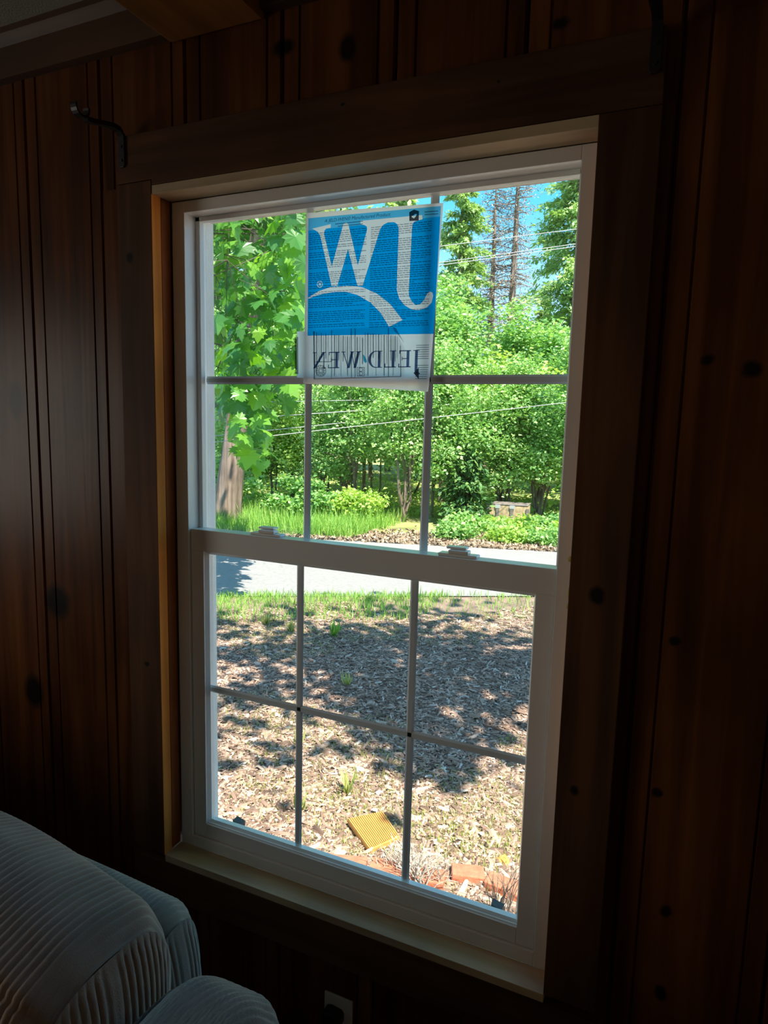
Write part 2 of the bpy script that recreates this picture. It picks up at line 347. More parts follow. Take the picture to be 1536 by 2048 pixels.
# ---------------------------------------------------------------- the window
w1 = empty('window_1', (0.47, 0.09, 0.0), kind='structure')
MB().box(-0.0005, 0.9405, 0.001, 0.060, 1.570, 1.5885).build('head_board', M_newwood, w1, bevel=0.001)
MB().box(-0.0005, 0.9405, 0.001, 0.062, -0.018, 0.0).build('sill_board', M_newwood, w1, bevel=0.001)
MB().box(-0.0012, 0.0, -0.0003, 0.026, 0.0, 1.570).box(-0.019, -0.0012, 0.0205, 0.026, 0.0, 1.570).build('jamb_board', M_jamb, w1)
MB().box(-0.019, -0.003, 0.031, 0.060, 0.0, 1.570).build('jamb_board', M_jamb2, w1, bevel=0.001)
MB().box(-0.0195, -0.012, 0.024, 0.033, 0.0, 1.570).build('jamb_gap', M_rubber, w1)
MB().box(0.94, 0.959, 0.001, 0.060, 0.0, 1.570).build('jamb_board', M_jamb, w1, bevel=0.001)
# outer vinyl frame
fr = MB(); FX0, FX1, FZ0, FZ1 = 0.002, 0.938, 0.001, 1.569
IX0, IX1, IZ0, IZ1 = 0.037, 0.907, 0.030, 1.544
fr.box(FX0, IX0, 0.060, 0.135, FZ0, FZ1); fr.box(IX1, FX1, 0.060, 0.135, FZ0, FZ1)
fr.box(IX0, IX1, 0.060, 0.135, FZ0, IZ0); fr.box(IX0, IX1, 0.060, 0.135, IZ1, FZ1)
fr.build('frame', M_vinyl, w1, bevel=0.0012)
# stops and glazing beads of the fixed upper lite
gb = MB()
for x0, x1, z0, z1 in ((IX0,IX0+.012,0.80,IZ1),(IX1-.008,IX1,0.80,IZ1),(IX0,IX1,IZ1-.010,IZ1)):
    gb.box(x0, x1, 0.098, 0.113, z0, z1)
gb.build('glazing_bead', M_vinyl, w1, bevel=0.001)
UX0, UX1, UZ0, UZ1 = IX0+0.010, IX1-0.004, 0.80, IZ1-0.004
MB().box(UX0, UX1, 0.114, 0.117, UZ0, UZ1).build('upper_pane', M_glass, w1)
MB().box(UX0, UX1, 0.129, 0.132, UZ0, UZ1).build('upper_pane', M_glass, w1)
MB().box(IX0, IX1, 0.106, 0.136, 0.792, 0.812).build('meeting_rail', M_vinyl, w1, bevel=0.001)
def bar(name, x0, x1, z0, z1, yc, par):
    vert = (z1-z0) > (x1-x0); h = 0.0035; k = 0.0045
    if vert: pr = [(x0,yc),(x0+k,yc-h),(x1-k,yc-h),(x1,yc),(x1-k,yc+h),(x0+k,yc+h)]; return MB().prism(pr, z0, z1, axis=2).build(name, M_muntin, par)
    pr = [(yc,z0),(yc-h,z0+k),(yc-h,z1-k),(yc,z1),(yc+h,z1-k),(yc+h,z0+k)]; return MB().prism(pr, x0, x1, axis=0).build(name, M_muntin, par)
MW = 0.0185
for xc in (0.3285, 0.6165): bar('muntin', xc-MW/2, xc+MW/2, UZ0, UZ1, 0.123, w1)
bar('muntin', UX0, UX1, 1.1765-MW/2, 1.1765+MW/2, 0.123, w1)
# lower sash
ls = empty('lower_sash', (0.47, 0.085, 0.03)); ls.parent = w1; ls.matrix_parent_inverse = wmat(w1).inverted()
LX0, LX1, LZ0, LZ1 = 0.0385, 0.9055, 0.031, 0.822
GX0, GX1, GZ0, GZ1 = 0.076, 0.869, 0.068, 0.770
MB().box(LX0, GX0, 0.0665, 0.104, LZ0, GZ1).build('sash_stile', M_vinyl, ls, bevel=0.0015)
MB().box(GX1, LX1, 0.0665, 0.104, LZ0, GZ1).build('sash_stile', M_vinyl, ls, bevel=0.0015)
MB().box(LX0, LX1, 0.0665, 0.104, GZ1, LZ1).build('top_rail', M_vinyl, ls, bevel=0.0015)
MB().box(GX0, GX1, 0.0665, 0.104, LZ0, GZ0).build('bottom_rail', M_vinyl, ls, bevel=0.0015)
lb = MB()   # sloped glazing beads round the lower lite
lb.prism([(0.0675,GZ0-.001),(0.079,GZ0-.001),(0.079,GZ0+.0085),(0.073,GZ0+.0035),(0.071,GZ0+.003)], GX0, GX1, axis=0)
lb.prism([(0.0675,GZ1+.001),(0.079,GZ1+.001),(0.079,GZ1-.008)], GX0, GX1, axis=0)
lb.prism([(GX0-.001,0.0675),(GX0-.001,0.079),(GX0+.007,0.079)], GZ0, GZ1, axis=2)
lb.prism([(GX1+.001,0.0675),(GX1+.001,0.079),(GX1-.004,0.079)], GZ0, GZ1, axis=2)
lb.build('sash_bead', M_vinyl, ls)
MB().box(GX0, GX1, 0.080, 0.083, GZ0, GZ1).build('lower_pane', M_glass, ls)
MB().box(GX0, GX1, 0.094, 0.097, GZ0, GZ1).build('lower_pane', M_glass, ls)
for xc in (0.3335, 0.6125): bar('muntin', xc-MW/2, xc+MW/2, GZ0, GZ1, 0.0885, ls)
bar('muntin', GX0, GX1, 0.4195-MW/2, 0.4195+MW/2, 0.0885, ls)
for cx in (0.246, 0.707):       # cam locks on the meeting rail
    lk = MB().box(cx-0.041, cx+0.041, 0.074, 0.100, LZ1, LZ1+0.006).build('sash_lock', M_vinyl, ls, bevel=0.002)
    kv = MB().box(cx-0.020, cx+0.022, 0.076, 0.098, LZ1+0.006, LZ1+0.013).box(cx-0.028, cx+0.014, 0.088, 0.110, LZ1+0.013, LZ1+0.018)
    kv.build('lock_lever', M_vinyl, ls, bevel=0.002)
for cx in (0.135, 0.815):       # small dark vent stops at the foot of the lower lite
    MB().prism([(cx-.012,0.032),(cx+.012,0.032),(cx+.012,0.060),(cx-.012,0.066)], 0.112, 0.132, axis=1).build('vent_stop', M_rubber, w1)
# outside trim round the window
st_ = MB()
st_.box(-0.03, 0.035, 0.136, 0.166, -0.03, 1.60); st_.box(0.909, 0.97, 0.136, 0.166, -0.03, 1.60)
st_.box(0.035, 0.909, 0.136, 0.166, 1.548, 1.60); st_.box(0.035, 0.909, 0.136, 0.20, -0.06, -0.028)
st(st_.build('trim_5', M_extrim, bevel=0.002))
# dabs of foam on the right edge of the frame
fm = MB()
def blob(mb, c, r, n=8, m=5):
    b = len(mb.v); P = []
    for i in range(m+1):
        th = math.pi*i/m
        for k in range(n):
            ph = 2*math.pi*k/n; w = 1+0.18*math.sin(3*ph+i)
            mb.v.append((c[0]+r[0]*w*math.sin(th)*math.cos(ph), c[1]+r[1]*w*math.sin(th)*math.sin(ph), c[2]+r[2]*math.cos(th)))
    for i in range(m):
        for k in range(n):
            mb.f.append((b+i*n+k, b+(i+1)*n+k, b+(i+1)*n+(k+1)%n, b+i*n+(k+1)%n)); mb.m.append(0)
for c, r in (((0.932,0.058,0.846),(0.006,0.004,0.006)),((0.934,0.058,0.783),(0.004,0.003,0.016)),((0.933,0.058,0.757),(0.004,0.003,0.007)),((0.934,0.058,1.13),(0.003,0.003,0.007))): blob(fm, c, r)
fm.build('foam_dab', M_foam, w1, smooth=True)

# ================================================================ LABELS ON THE GLASS
def flat(name, polys, y, mat, parent, t=0.0):
    mb = MB()
    for p in polys:
        b = len(mb.v); mb.v += [(x, y, z) for x, z in p]; mb.f.append(tuple(range(b, b+len(p)))); mb.m.append(0)
    return mb.build(name, mat, parent)
def filled(name, outlines, y, mat, parent):
    """even-odd filled outlines in the x-z plane"""
    cu = bpy.data.curves.new(name, 'CURVE'); cu.dimensions = '2D'; cu.fill_mode = 'BOTH'
    for o in outlines:
        s = cu.splines.new('POLY'); s.points.add(len(o)-1); s.use_cyclic_u = True
        for q, (x, z) in zip(s.points, o): q.co = (x, z, 0, 1)
    ob = bpy.data.objects.new(name+'_tmp', cu); me = bpy.data.meshes.new_from_object(ob)
    bpy.data.objects.remove(ob); bpy.data.curves.remove(cu)
    me.transform(Matrix(((1,0,0,0),(0,0,-1,y),(0,1,0,0),(0,0,0,1))))
    me.name = name; me.materials.clear(); me.materials.append(mat)
    return link(name, me, parent)
def bilin(Q, u, v):
    (a, b, c, d) = Q   # TL TR BL BR
    return tuple((1-v)*((1-u)*a[i]+u*b[i]) + v*((1-u)*c[i]+u*d[i]) for i in (0, 1))
def c4(x, y): return bilin(C4, x/1536, y/1792)
def c1(x, y): return bilin(C1, x/1536, y/723)
# the second label, stuck to the glass behind the big sheet
lab = empty('energy_label', (0.40, 0.112, 1.23), 'thin pale ratings label on the glass, its left edge showing past the big blue sticker', 'label')
lm = MB(); flat('label_sheet', [LAB], 0.10935, M_film, lab)
pol = []
def seg(mb, p, q, w):
    d = (Vector(q)-Vector(p)); n = Vector((-d.y, d.x)).normalized()*w/2; mb.append([tuple(Vector(p)+n), tuple(Vector(q)+n), tuple(Vector(q)-n), tuple(Vector(p)-n)])
for a, b in (((335,100),(340,530)),((340,530),(1125,508)),((1125,508),(1122,230)),((502,90),(502,522)),((685,76),(687,520)),((720,74),(720,516)),((1018,70),(1018,510)),((340,376),(500,372)),((390,376),(390,320))):
    seg(pol, c1(*a), c1(*b), 0.0012)
seg(pol, c1(332,100), c1(338,535), 0.002)
for k, x in enumerate(list(range(360,490,22))+list(range(530,680,20))+list(range(740,1010,24))+list(range(1040,1110,18))):
    y0 = 110+((k*53) % 50); y1 = 400-((k*31) % 70) if k % 3 else 500
    seg(pol, c1(x, y0), c1(x, y1), 0.0007 if k % 2 else 0.0014)
cx, cyy = 400, 455; ring = []
for k in range(24):
    a = 2*math.pi*k/24; b = 2*math.pi*(k+1)/24
    seg(pol, c1(cx+48*math.cos(a), cyy+50*math.sin(a)), c1(cx+48*math.cos(b), cyy+50*math.sin(b)), 0.0011)
    if k % 2 == 0: seg(pol, c1(cx+14*math.cos(a), cyy+14*math.sin(a)), c1(cx+44*math.cos(a), cyy+46*math.sin(a)), 0.0012)
for a, b in (((738,425),(804,425)),((804,425),(804,502)),((804,502),(738,502)),((738,502),(738,425))): seg(pol, c1(*a), c1(*b), 0.001)
for cyk in (445, 480):
    for k in range(10):
        a = 2*math.pi*k/10; b = 2*math.pi*(k+1)/10
        seg(pol, c1(772+20*math.cos(a), cyk+17*math.sin(a)), c1(772+20*math.cos(b), cyk+17*math.sin(b)), 0.001)
for k in range(3): seg(pol, c1(150+k*11, 150), c1(153+k*11, 485), 0.0016)
flat('label_print', pol, 0.10928, M_dark, lab)
# the big sheet
sk = empty('window_sticker', (0.48, 0.106, 1.16), 'big blue and white paper sticker with a reversed JW emblem on the upper glass', 'sticker')
pv, pf = [], []; NU, NV = 24, 30
def sag(u, v): return -0.009*max(0, u-0.93)/0.07*v*v - 0.006*max(0, v-0.95)/0.05
for j in range(NV+1):
    for i in range(NU+1):
        u, v = i/NU, j/NV
        x, z = bilin((PAPER[0], PAPER[1], PAPER[3], PAPER[2]), u, v)
        pv.append((x, 0.1092 + sag(u, v)*0.5, z))
for j in range(NV):
    for i in range(NU):
        a = j*(NU+1)+i; pf.append((a, a+NU+1, a+NU+2, a+1))
pm = npmesh('paper_sheet', np.array(pv), np.array(pf), M_paper, smooth=True)
link('paper_sheet', pm, sk)
YP = 0.1070
def clipz(poly, zc, keep_above):
    out = []
    for p, q in zip(poly, poly[1:]+poly[:1]):
        a, b = (p[1] > zc) == keep_above, (q[1] > zc) == keep_above
        if a: out.append(p)
        if a != b:
            t = (zc-p[1])/(q[1]-p[1]); out.append((p[0]+t*(q[0]-p[0]), zc))
    return out
ZB = 1.4905
RG1 = [c4(373+27*math.cos(2*math.pi*k/20), 787+29*math.sin(2*math.pi*k/20)) for k in range(20)]; RG2 = [c4(373+21*math.cos(2*math.pi*k/20), 787+23*math.sin(2*math.pi*k/20)) for k in range(20)]
RGR = [c4(*q) for q in ((365,800),(365,774),(380,774),(384,780),(380,787),(384,800),(378,800),(374,789),(371,789),(371,800))]
filled('blue_panel', [clipz(BLUE, ZB, False), clipz(WJ, ZB, False), ARC, RG1, RG2, RGR], YP, M_blue, sk)
filled('header_band', [clipz(BLUE, ZB, True), clipz(WJ, ZB, True)], YP, M_blue2, sk)
filled('house_mark', [HOUSE, HEART], YP-0.0004, M_dark, sk)
flat('show_through_print', pol, YP-0.0002, M_faint, sk)  # backlit show-through of the label print, painted as faint ink on the sheet's front
flat('arrow_mark', [ARROW], YP-0.0004, M_dark, sk)
# fine print: rows of word dashes in two columns
fp = []; z = 1.484; row = 0
while z > 1.283:
    for (xa, xb) in ((0.337, 0.474), (0.484, 0.617)):
        if row % 9 == 8 and xa < 0.4: continue
        x = xa; end = xb - (0 if random.random() < 0.75 else random.random()*0.07)
        while x < end:
            w = random.uniform(0.004, 0.013); fp.append([(x, z), (min(x+w, end), z-0.0002), (min(x+w, end), z-0.0020), (x, z-0.0018)]); x += w+0.0016
    z -= 0.0042 + (0.002 if row % 6 == 5 else 0); row += 1
for k in range(14):
    x = 0.592; z = 1.245-0.0044*k if k < 7 else 1.205-0.0044*(k-7)
    fp.append([(x, z), (x+0.028, z), (x+0.028, z-0.0017), (x, z-0.0017)])
for k in range(2): fp.append([(0.601,1.503-k*0.005),(0.630,1.502-k*0.005),(0.630,1.500-k*0.005),(0.601,1.501-k*0.005)])
for k in range(2): fp.append([(0.40+k*0.006,1.499-k*0.005),(0.465,1.4985-k*0.005),(0.465,1.4966-k*0.005),(0.40+k*0.006,1.497-k*0.005)])
flat('fine_print', fp, YP-0.0004, M_grey, sk)
def text_mesh(name, body, size, shear, org, y, mat, parent, mirror=False, rot=0.0):
    cu = bpy.data.curves.new(name, 'FONT'); cu.body = body; cu.size = size; cu.shear = shear
    ob = bpy.data.objects.new(name+'_tmp', cu); me = bpy.data.meshes.new_from_object(ob)
    bpy.data.objects.remove(ob); bpy.data.curves.remove(cu)
    sxx = -1 if mirror else 1; c, s = math.cos(rot), math.sin(rot)
    me.transform(Matrix(((sxx*c,-s,0,org[0]),(0,0,-1,y),(s*sxx,c,0,org[1]),(0,0,0,1))))
    me.materials.clear(); me.materials.append(mat); me.name = name
    return link(name, me, parent)
text_mesh('header_text', 'A JELD-WEN\u00ae Manufactured Product.', 0.0097, 0.25, (0.374, 1.5035), YP-0.0005, M_navy, sk, rot=-0.01)
# reversed serif wordmark, drawn letter by letter: glyph strokes in unit height, then mirrored
def gl(ch):
    T, t, sf = 0.17, 0.055, 0.045
    R = lambda x0, x1, y0, y1: [(x0,y0),(x1,y0),(x1,y1),(x0,y1)]
    D = lambda xa, xb, w, y0=0.0, y1=1.0: [(xa,y1),(xa+w,y1),(xb+w,y0),(xb,y0)]
    if ch == 'J': return [R(.16,.16+T,-.22,1), R(.06,.44,1-sf,1), [(.16,-.22),(.33,-.22),(.26,-.36),(.0,-.42),(.0,-.34),(.14,-.30)]], .46
    if ch == 'E': return [R(.1,.1+T,0,1), R(.0,.72,1-sf*1.3,1), R(.0,.76,0,sf*1.3), R(.1,.56,.49,.54), R(.66,.72,.80,1), R(.70,.76,0,.22), R(.52,.56,.40,.63)], .80
    if ch == 'L': return [R(.1,.1+T,0,1), R(.0,.40,1-sf,1), R(.0,.72,0,sf*1.3), R(.66,.72,0,.24)], .76
    if ch == 'D':
        out = [R(.1,.1+T,0,1), R(.0,.45,1-sf,1), R(.0,.45,0,sf)]
        for k in range(12):
            a = -math.pi/2+math.pi*k/12; b = -math.pi/2+math.pi*(k+1)/12
            P = lambda th, r: (.42+(.46 if r else .29)*math.cos(th), .5+(.5 if r else .45)*math.sin(th))
            out.append([P(a,0),P(a,1),P(b,1),P(b,0)])
        return out, .96
    if ch == 'W': return [D(.08,.32,T), D(.62,.38,t), D(.50,.74,T), D(1.16,.80,t), R(.0,.34,1-sf,1), R(.46,.72,1-sf,1), R(1.04,1.30,1-sf,1)], 1.32
    if ch == 'N': return [R(.1,.1+t,0,1), D(.06,.70,T), R(.74,.74+t,0,1), R(.0,.26,1-sf,1), R(.0,.26,0,sf), R(.64,.90,1-sf,1)], .94
    return [], .3
wd = []; H = 0.0345; xr = 0.602; z0 = 1.2005
for ch in 'JELD WEN':
    polys, adv = gl(ch); k = 0.0365 if ch != ' ' else 0.02
    for p in polys: wd.append([(xr - x*k, z0 + z*H) for x, z in p])
    xr -= adv*k + 0.0040
flat('wordmark', wd, YP-0.0004, M_navy, sk)
flat('drop_mark', [[(0.4705,1.229),(0.4765,1.224),(0.4815,1.214),(0.4785,1.210),(0.4735,1.214)]], YP-0.0006, M_cyan, sk)
flat('torn_flap', [TAGTAIL], YP-0.0005, M_grey, sk)
# ================================================================ THINGS IN THE ROOM
def bracket(x, label):
    t = empty('curtain_rod_bracket', (x, 0.0, 1.67), label, 'curtain bracket', 'curtain rod brackets on the window casing')
    pl = MB().prism([(x-.009,1.640),(x-.006,1.634),(x+.006,1.634),(x+.009,1.640),(x+.009,1.704),(x-.009,1.704)], -0.0045, 0.0, axis=1)
    pl.build('back_plate', M_black, t, bevel=0.001)
    arm = MB(); n = 9; pr = []
    pts = [(-0.002,1.690),(-0.004,1.703),(-0.012,1.710),(-0.03,1.711),(-0.06,1.7045),(-0.085,1.698),(-0.100,1.697)]
    up = [(y, z+0.0045) for y, z in pts]; dn = [(y, z-0.0045) for y, z in reversed(pts)]
    arm.prism([(y, z) for y, z in up] + [(y, z) for y, z in dn], x-0.008, x+0.008, axis=0)
    arm.build('arm', M_black, t)
    cup = MB(); a = []
    for k in range(13):
        th = math.radians(-200+220*k/12); a.append((-0.112+0.014*math.cos(th), 1.713+0.014*math.sin(th)))
    b = [( -0.112+(y+0.112)*1.3, 1.713+(z-1.713)*1.3) for y, z in reversed(a)]
    cup.prism(a+b, x-0.008, x+0.008, axis=0); cup.build('rod_cradle', M_black, t)
    for z in (1.648, 1.677):
        s = MB(); s.tube([(x,-0.004,z),(x,-0.0062,z)], [0.0038,0.0030], 10); s.box(x-.0026,x+.0026,-0.0064,-0.0061,z-.0005,z+.0005)
        s.build('screw', M_rubber, t)
    return t
bracket(-0.0815, 'black curtain rod bracket on the left end of the window head casing')
bracket(1.0195, 'black curtain rod bracket on the right end of the window head casing')
# wall outlet with a plug in it
PX0, PX1, PZ0, PZ1 = 0.452, 0.524, -0.318, -0.205
ot = empty('wall_outlet', (0.488, 0.02, PZ0), 'ivory duplex wall outlet on the dark planks below the window sill', 'outlet')
MB().box(PX0, PX1, 0.0135, 0.0195, PZ0, PZ1).build('cover_plate', M_plate, ot, bevel=0.002)
for zc in (-0.2425, -0.2805):
    MB().prism([(0.488+0.0165*math.cos(a)*1.0, zc+0.0140*math.sin(a)) for a in [2*math.pi*k/20 for k in range(20)]], 0.0118, 0.0136, axis=1).build('socket', M_plate, ot)
MB().tube([(0.488,0.0136,-0.2615),(0.488,0.0122,-0.2615)], [0.003,0.0024], 10).build('screw', M_plate, ot)
pg = empty('power_plug', (0.482, 0.0118, -0.2425), 'black power plug pushed into the upper socket of the wall outlet', 'plug')
MB().prism([(0.459+0.004,-0.262),(0.500,-0.262),(0.506,-0.255),(0.506,-0.236),(0.500,-0.229),(0.474,-0.226),(0.463,-0.230),(0.459,-0.240)], -0.016, 0.0117, axis=1).build('plug_body', M_rubber, pg, bevel=0.003)
MB().tube([(0.482,-0.004,-0.258),(0.482,-0.006,-0.275),(0.486,0.000,-0.31),(0.49,0.008,-0.36),(0.51,0.012,FZ+0.012),(0.60,-0.02,FZ+0.004),(0.75,-0.04,FZ+0.004)], 0.0033, 8).build('cord', M_rubber, pg, smooth=True)
# ---------------------------------------------------------------- corduroy sofa
def cordmat(name, lo, mid, hi):
    m, N, L, B, O = nt(name)
    g = N.new('ShaderNodeTexCoord'); nz = N.new('ShaderNodeTexNoise'); nz.inputs['Scale'].default_value = 9; nz.inputs['Detail'].default_value = 8
    L.new(g.outputs['Object'], nz.inputs['Vector'])
    r = ramp(N, [(0.3, lo), (0.55, mid), (0.75, hi)]); L.new(nz.outputs['Fac'], r.inputs[0]); L.new(r.outputs[0], B.inputs['Base Color'])
    B.inputs['Roughness'].default_value = 0.9; B.inputs['Specular IOR Level'].default_value = 0.15
    B.inputs['Sheen Weight'].default_value = 0.6; B.inputs['Sheen Roughness'].default_value = 0.5
    n2 = N.new('ShaderNodeTexNoise'); n2.inputs['Scale'].default_value = 420; L.new(g.outputs['Object'], n2.inputs['Vector'])
    b = N.new('ShaderNodeBump'); b.inputs['Strength'].default_value = 0.35; b.inputs['Distance'].default_value = 0.002
    L.new(n2.outputs['Fac'], b.inputs['Height']); L.new(b.outputs[0], B.inputs['Normal'])
    return m
M_cord = cordmat('grey_corduroy', (0.20,0.150,0.115), (0.30,0.225,0.175), (0.39,0.30,0.235))
M_cordt = cordmat('teal_corduroy', (0.15,0.145,0.12), (0.21,0.20,0.165), (0.27,0.26,0.21))
M_cordb = cordmat('blue_grey_corduroy', (0.22,0.185,0.165), (0.30,0.25,0.225), (0.38,0.32,0.29))
def wale(s, lam, amp):
    f = (s/lam) % 1.0
    return amp*np.sqrt(np.clip(1-(2*f-1)**2, 0, 1))
def pad(name, mat, parent, x0, x1, y0, y1, z0, z1, ex=3.2, lam=0.0125, amp=0.0056, ribdir=(1,0), crown=0.0, drop=0.0, lean=0.0, res=0.0017, body_x=None, rough=0.004, seam=True, endr=0.05):
    """upholstered pad: rounded section swept along x with wale ridges round it, gusset panel at each end with ridges running up and down"""
    cx, cy_, cz = (x0+x1)/2, (y0+y1)/2, (z0+z1)/2; hx, hy, hz = (x1-x0)/2, (y1-y0)/2, (z1-z0)/2
    nx = int((x1-x0)/res); na = 120
    th = np.linspace(0, 2*np.pi, na, endpoint=False)
    cyv = np.sign(np.cos(th))*np.abs(np.cos(th))**(2/ex); czv = np.sign(np.sin(th))*np.abs(np.sin(th))**(2/ex)
    xs = np.linspace(x0, x1, nx); V = []
    for x in xs:
        d = min(x-x0, x1-x); e_ = 0.024*max(0, 1-d/endr)**2.2; ky, kz = 1-e_/hy, 1-e_/hz
        bul = 1+crown*(1-((x-cx)/hx)**2)
        yy = hy*ky*bul*cyv; zz = hz*kz*bul*czv
        ph = x*ribdir[0] + yy*ribdir[1]
        r = wale(ph, lam, amp)
        nrm = np.stack([cyv/hy, czv/hz], 1); nrm /= np.linalg.norm(nrm, axis=1, keepdims=True)
        w = rough*np.sin(9*x+3*np.cos(th)*2)*np.sin(5*th+4*x)
        if seam: r = r - 0.004*np.exp(-((th-2.2-np.pi/1.0*0)**2)/0.0006)
        Y = cy_+yy+nrm[:,0]*(r+w); Z = cz+zz+nrm[:,1]*(r+w)
        t = (x-cx)/hx
        Z = Z - drop*max(0, t+0.1)**2; Y = Y + lean*(Z-cz)
        V.append(np.stack([np.full(na, x), Y, Z], 1))
    V = np.concatenate(V); F = []
    i = np.arange(nx-1)[:,None]*na; a = np.arange(na)[None,:]; a2 = (a+1) % na
    F = np.stack([i+a, i+na+a, i+na+a2, i+a2], -1).reshape(-1, 4)
    Vs = [V]; Fs = [F]; off = len(V)
    for side in (-1, 1):
        nu, nv = int(2*hy/0.0022), 44
        u, v = np.meshgrid(np.linspace(-1, 1, nu), np.linspace(-1, 1, nv), indexing='ij')
        p = u*np.sqrt(np.clip(1-v*v/2, 0, 1)); q = v*np.sqrt(np.clip(1-u*u/2, 0, 1))
        rr = np.sqrt(p*p+q*q); tt = np.arctan2(q, p)
        ry = np.sign(np.cos(tt))*np.abs(np.cos(tt))**(2/ex); rz = np.sign(np.sin(tt))*np.abs(np.sin(tt))**(2/ex)
        yy = (hy-0.017)*rr*ry; zz = (hz-0.017)*rr*rz
        t = 1.0*side
        bulge = 0.030*(1-rr**3) + wale(yy, lam*1.05, amp)*np.clip((1-rr)*9, 0, 1) + 0.005*np.exp(-((rr-1)/0.05)**2)
        X = (x1 if side > 0 else x0) + side*(bulge-0.002)
        Z = cz+zz - drop*max(0, t+0.1)**2; Y = cy_+yy + lean*(Z-cz)
        P = np.stack([X, Y, Z], -1).reshape(-1, 3)
        ii = np.arange(nu-1)[:,None]*nv; jj = np.arange(nv-1)[None,:]
        Q = np.stack([ii+jj, ii+nv+jj, ii+nv+jj+1, ii+jj+1], -1).reshape(-1, 4)
        if side < 0: Q = Q[:, ::-1]
        Vs.append(P); Fs.append(Q+off); off += len(P)
    me = npmesh(name, np.concatenate(Vs), np.concatenate(Fs), mat, smooth=True)
    return link(name, me, parent)
sofa = empty('sofa', (-0.55, -0.75, FZ), 'grey green wide wale corduroy sofa with plump cushions under the window wall', 'sofa')
pad('back_cushion', M_cord, sofa, -0.46, 0.430, -0.74, -0.435, 0.01, 0.405, ex=2.9, drop=0.045, lean=0.10, crown=0.02)
pad('back_cushion', M_cord, sofa, -1.42, -0.51, -0.74, -0.435, 0.01, 0.42, ex=2.7, drop=0.02, lean=0.10, res=0.006, amp=0.002)
pad('back_frame', M_cordt, sofa, -1.45, 0.350, -0.43, -0.27, -0.36, 0.226, ex=3.4, drop=0.014, lam=0.0115, amp=0.0045)
pad('armrest', M_cordb, sofa, 0.495, 0.655, -1.22, -0.452, -0.36, 0.292, ex=9.0, lam=0.0125, amp=0.0055, ribdir=(1.0,-0.42), seam=False, res=0.0013)
pad('armrest', M_cordb, sofa, -1.66, -1.50, -1.22, -0.465, -0.36, 0.246, ex=5.0, seam=False, res=0.006, amp=0.002)
pad('seat_cushion', M_cord, sofa, -0.50, 0.455, -1.22, -0.755, -0.22, -0.02, ex=4.0, res=0.006, amp=0.002)
pad('seat_cushion', M_cord, sofa, -1.47, -0.53, -1.22, -0.755, -0.22, -0.02, ex=4.0, res=0.006, amp=0.002)
MB().box(-1.49, 0.485, -1.20, -0.44, -0.37, -0.235).build('base', M_cord, sofa, bevel=0.01)
for x in (-1.58, 0.575):
    for y in (-1.15, -0.53): MB().tube([(x,y,FZ),(x,y,-0.355)], [0.02,0.028], 12).build('foot', M_black, sofa)
# ================================================================ OUTSIDE: ground, road
GZ = -1.0
M_soil = plain('bark_soil', (0.22,0.155,0.12), 0.95, var=0.35, vscale=6, bump=0.8, bscale=40)
M_forest = plain('forest_floor', (0.30,0.32,0.11), 0.95, var=0.45, vscale=1.5, bump=0.6, bscale=12)
M_road = plain('pale_gravel_road', (0.27,0.262,0.255), 0.9, var=0.12, vscale=25, bump=0.5, bscale=120)
def near(x): return 7.27 + 0.575*x if x < 0 else 7.27 + 0.40*x          # house-side edge of the road
def far(x): return 10.2 + 0.28*x
def hgt(x, y):
    k = max(0.0, min(1.0, (near(x)-y)/0.8)) if y < far(x)-0.5 else max(0.0, min(1.0, (y-far(x))/0.6))
    return GZ + k*(0.03*math.sin(1.7*x+0.5)*math.sin(1.3*y) + 0.015*math.sin(4.1*x)*math.sin(3.7*y+1))
def strip(name, f0, f1, ys, xs, mat, dz=0.0, flatz=False):
    V, F = [], []; n = len(xs)
    for j in range(ys+1):
        t = j/ys
        for x in xs:
            y = f0(x)*(1-t)+f1(x)*t
            V.append((x, y, (GZ+dz) if flatz else hgt(x, y)+dz))
    for j in range(ys):
        for i in range(n-1): F.append((j*n+i, j*n+i+1, (j+1)*n+i+1, (j+1)*n+i))
    o = link(name, npmesh(name, np.array(V), np.array(F), mat, smooth=True)); o['kind'] = 'structure'; return o
XS = list(np.linspace(-12, 8, 81))
strip('ground', lambda x: 0.15, lambda x: max(near(x)+0.25, 0.8), 40, XS, M_soil)
strip('road', lambda x: near(x)-0.1, lambda x: far(x)+0.3, 10, XS, M_road, 0.012, True)
XF = list(np.linspace(-60, 40, 60))
strip('terrain', lambda x: far(max(min(x, 8), -12)), lambda x: 95.0, 50, XF, M_forest, 0.0)

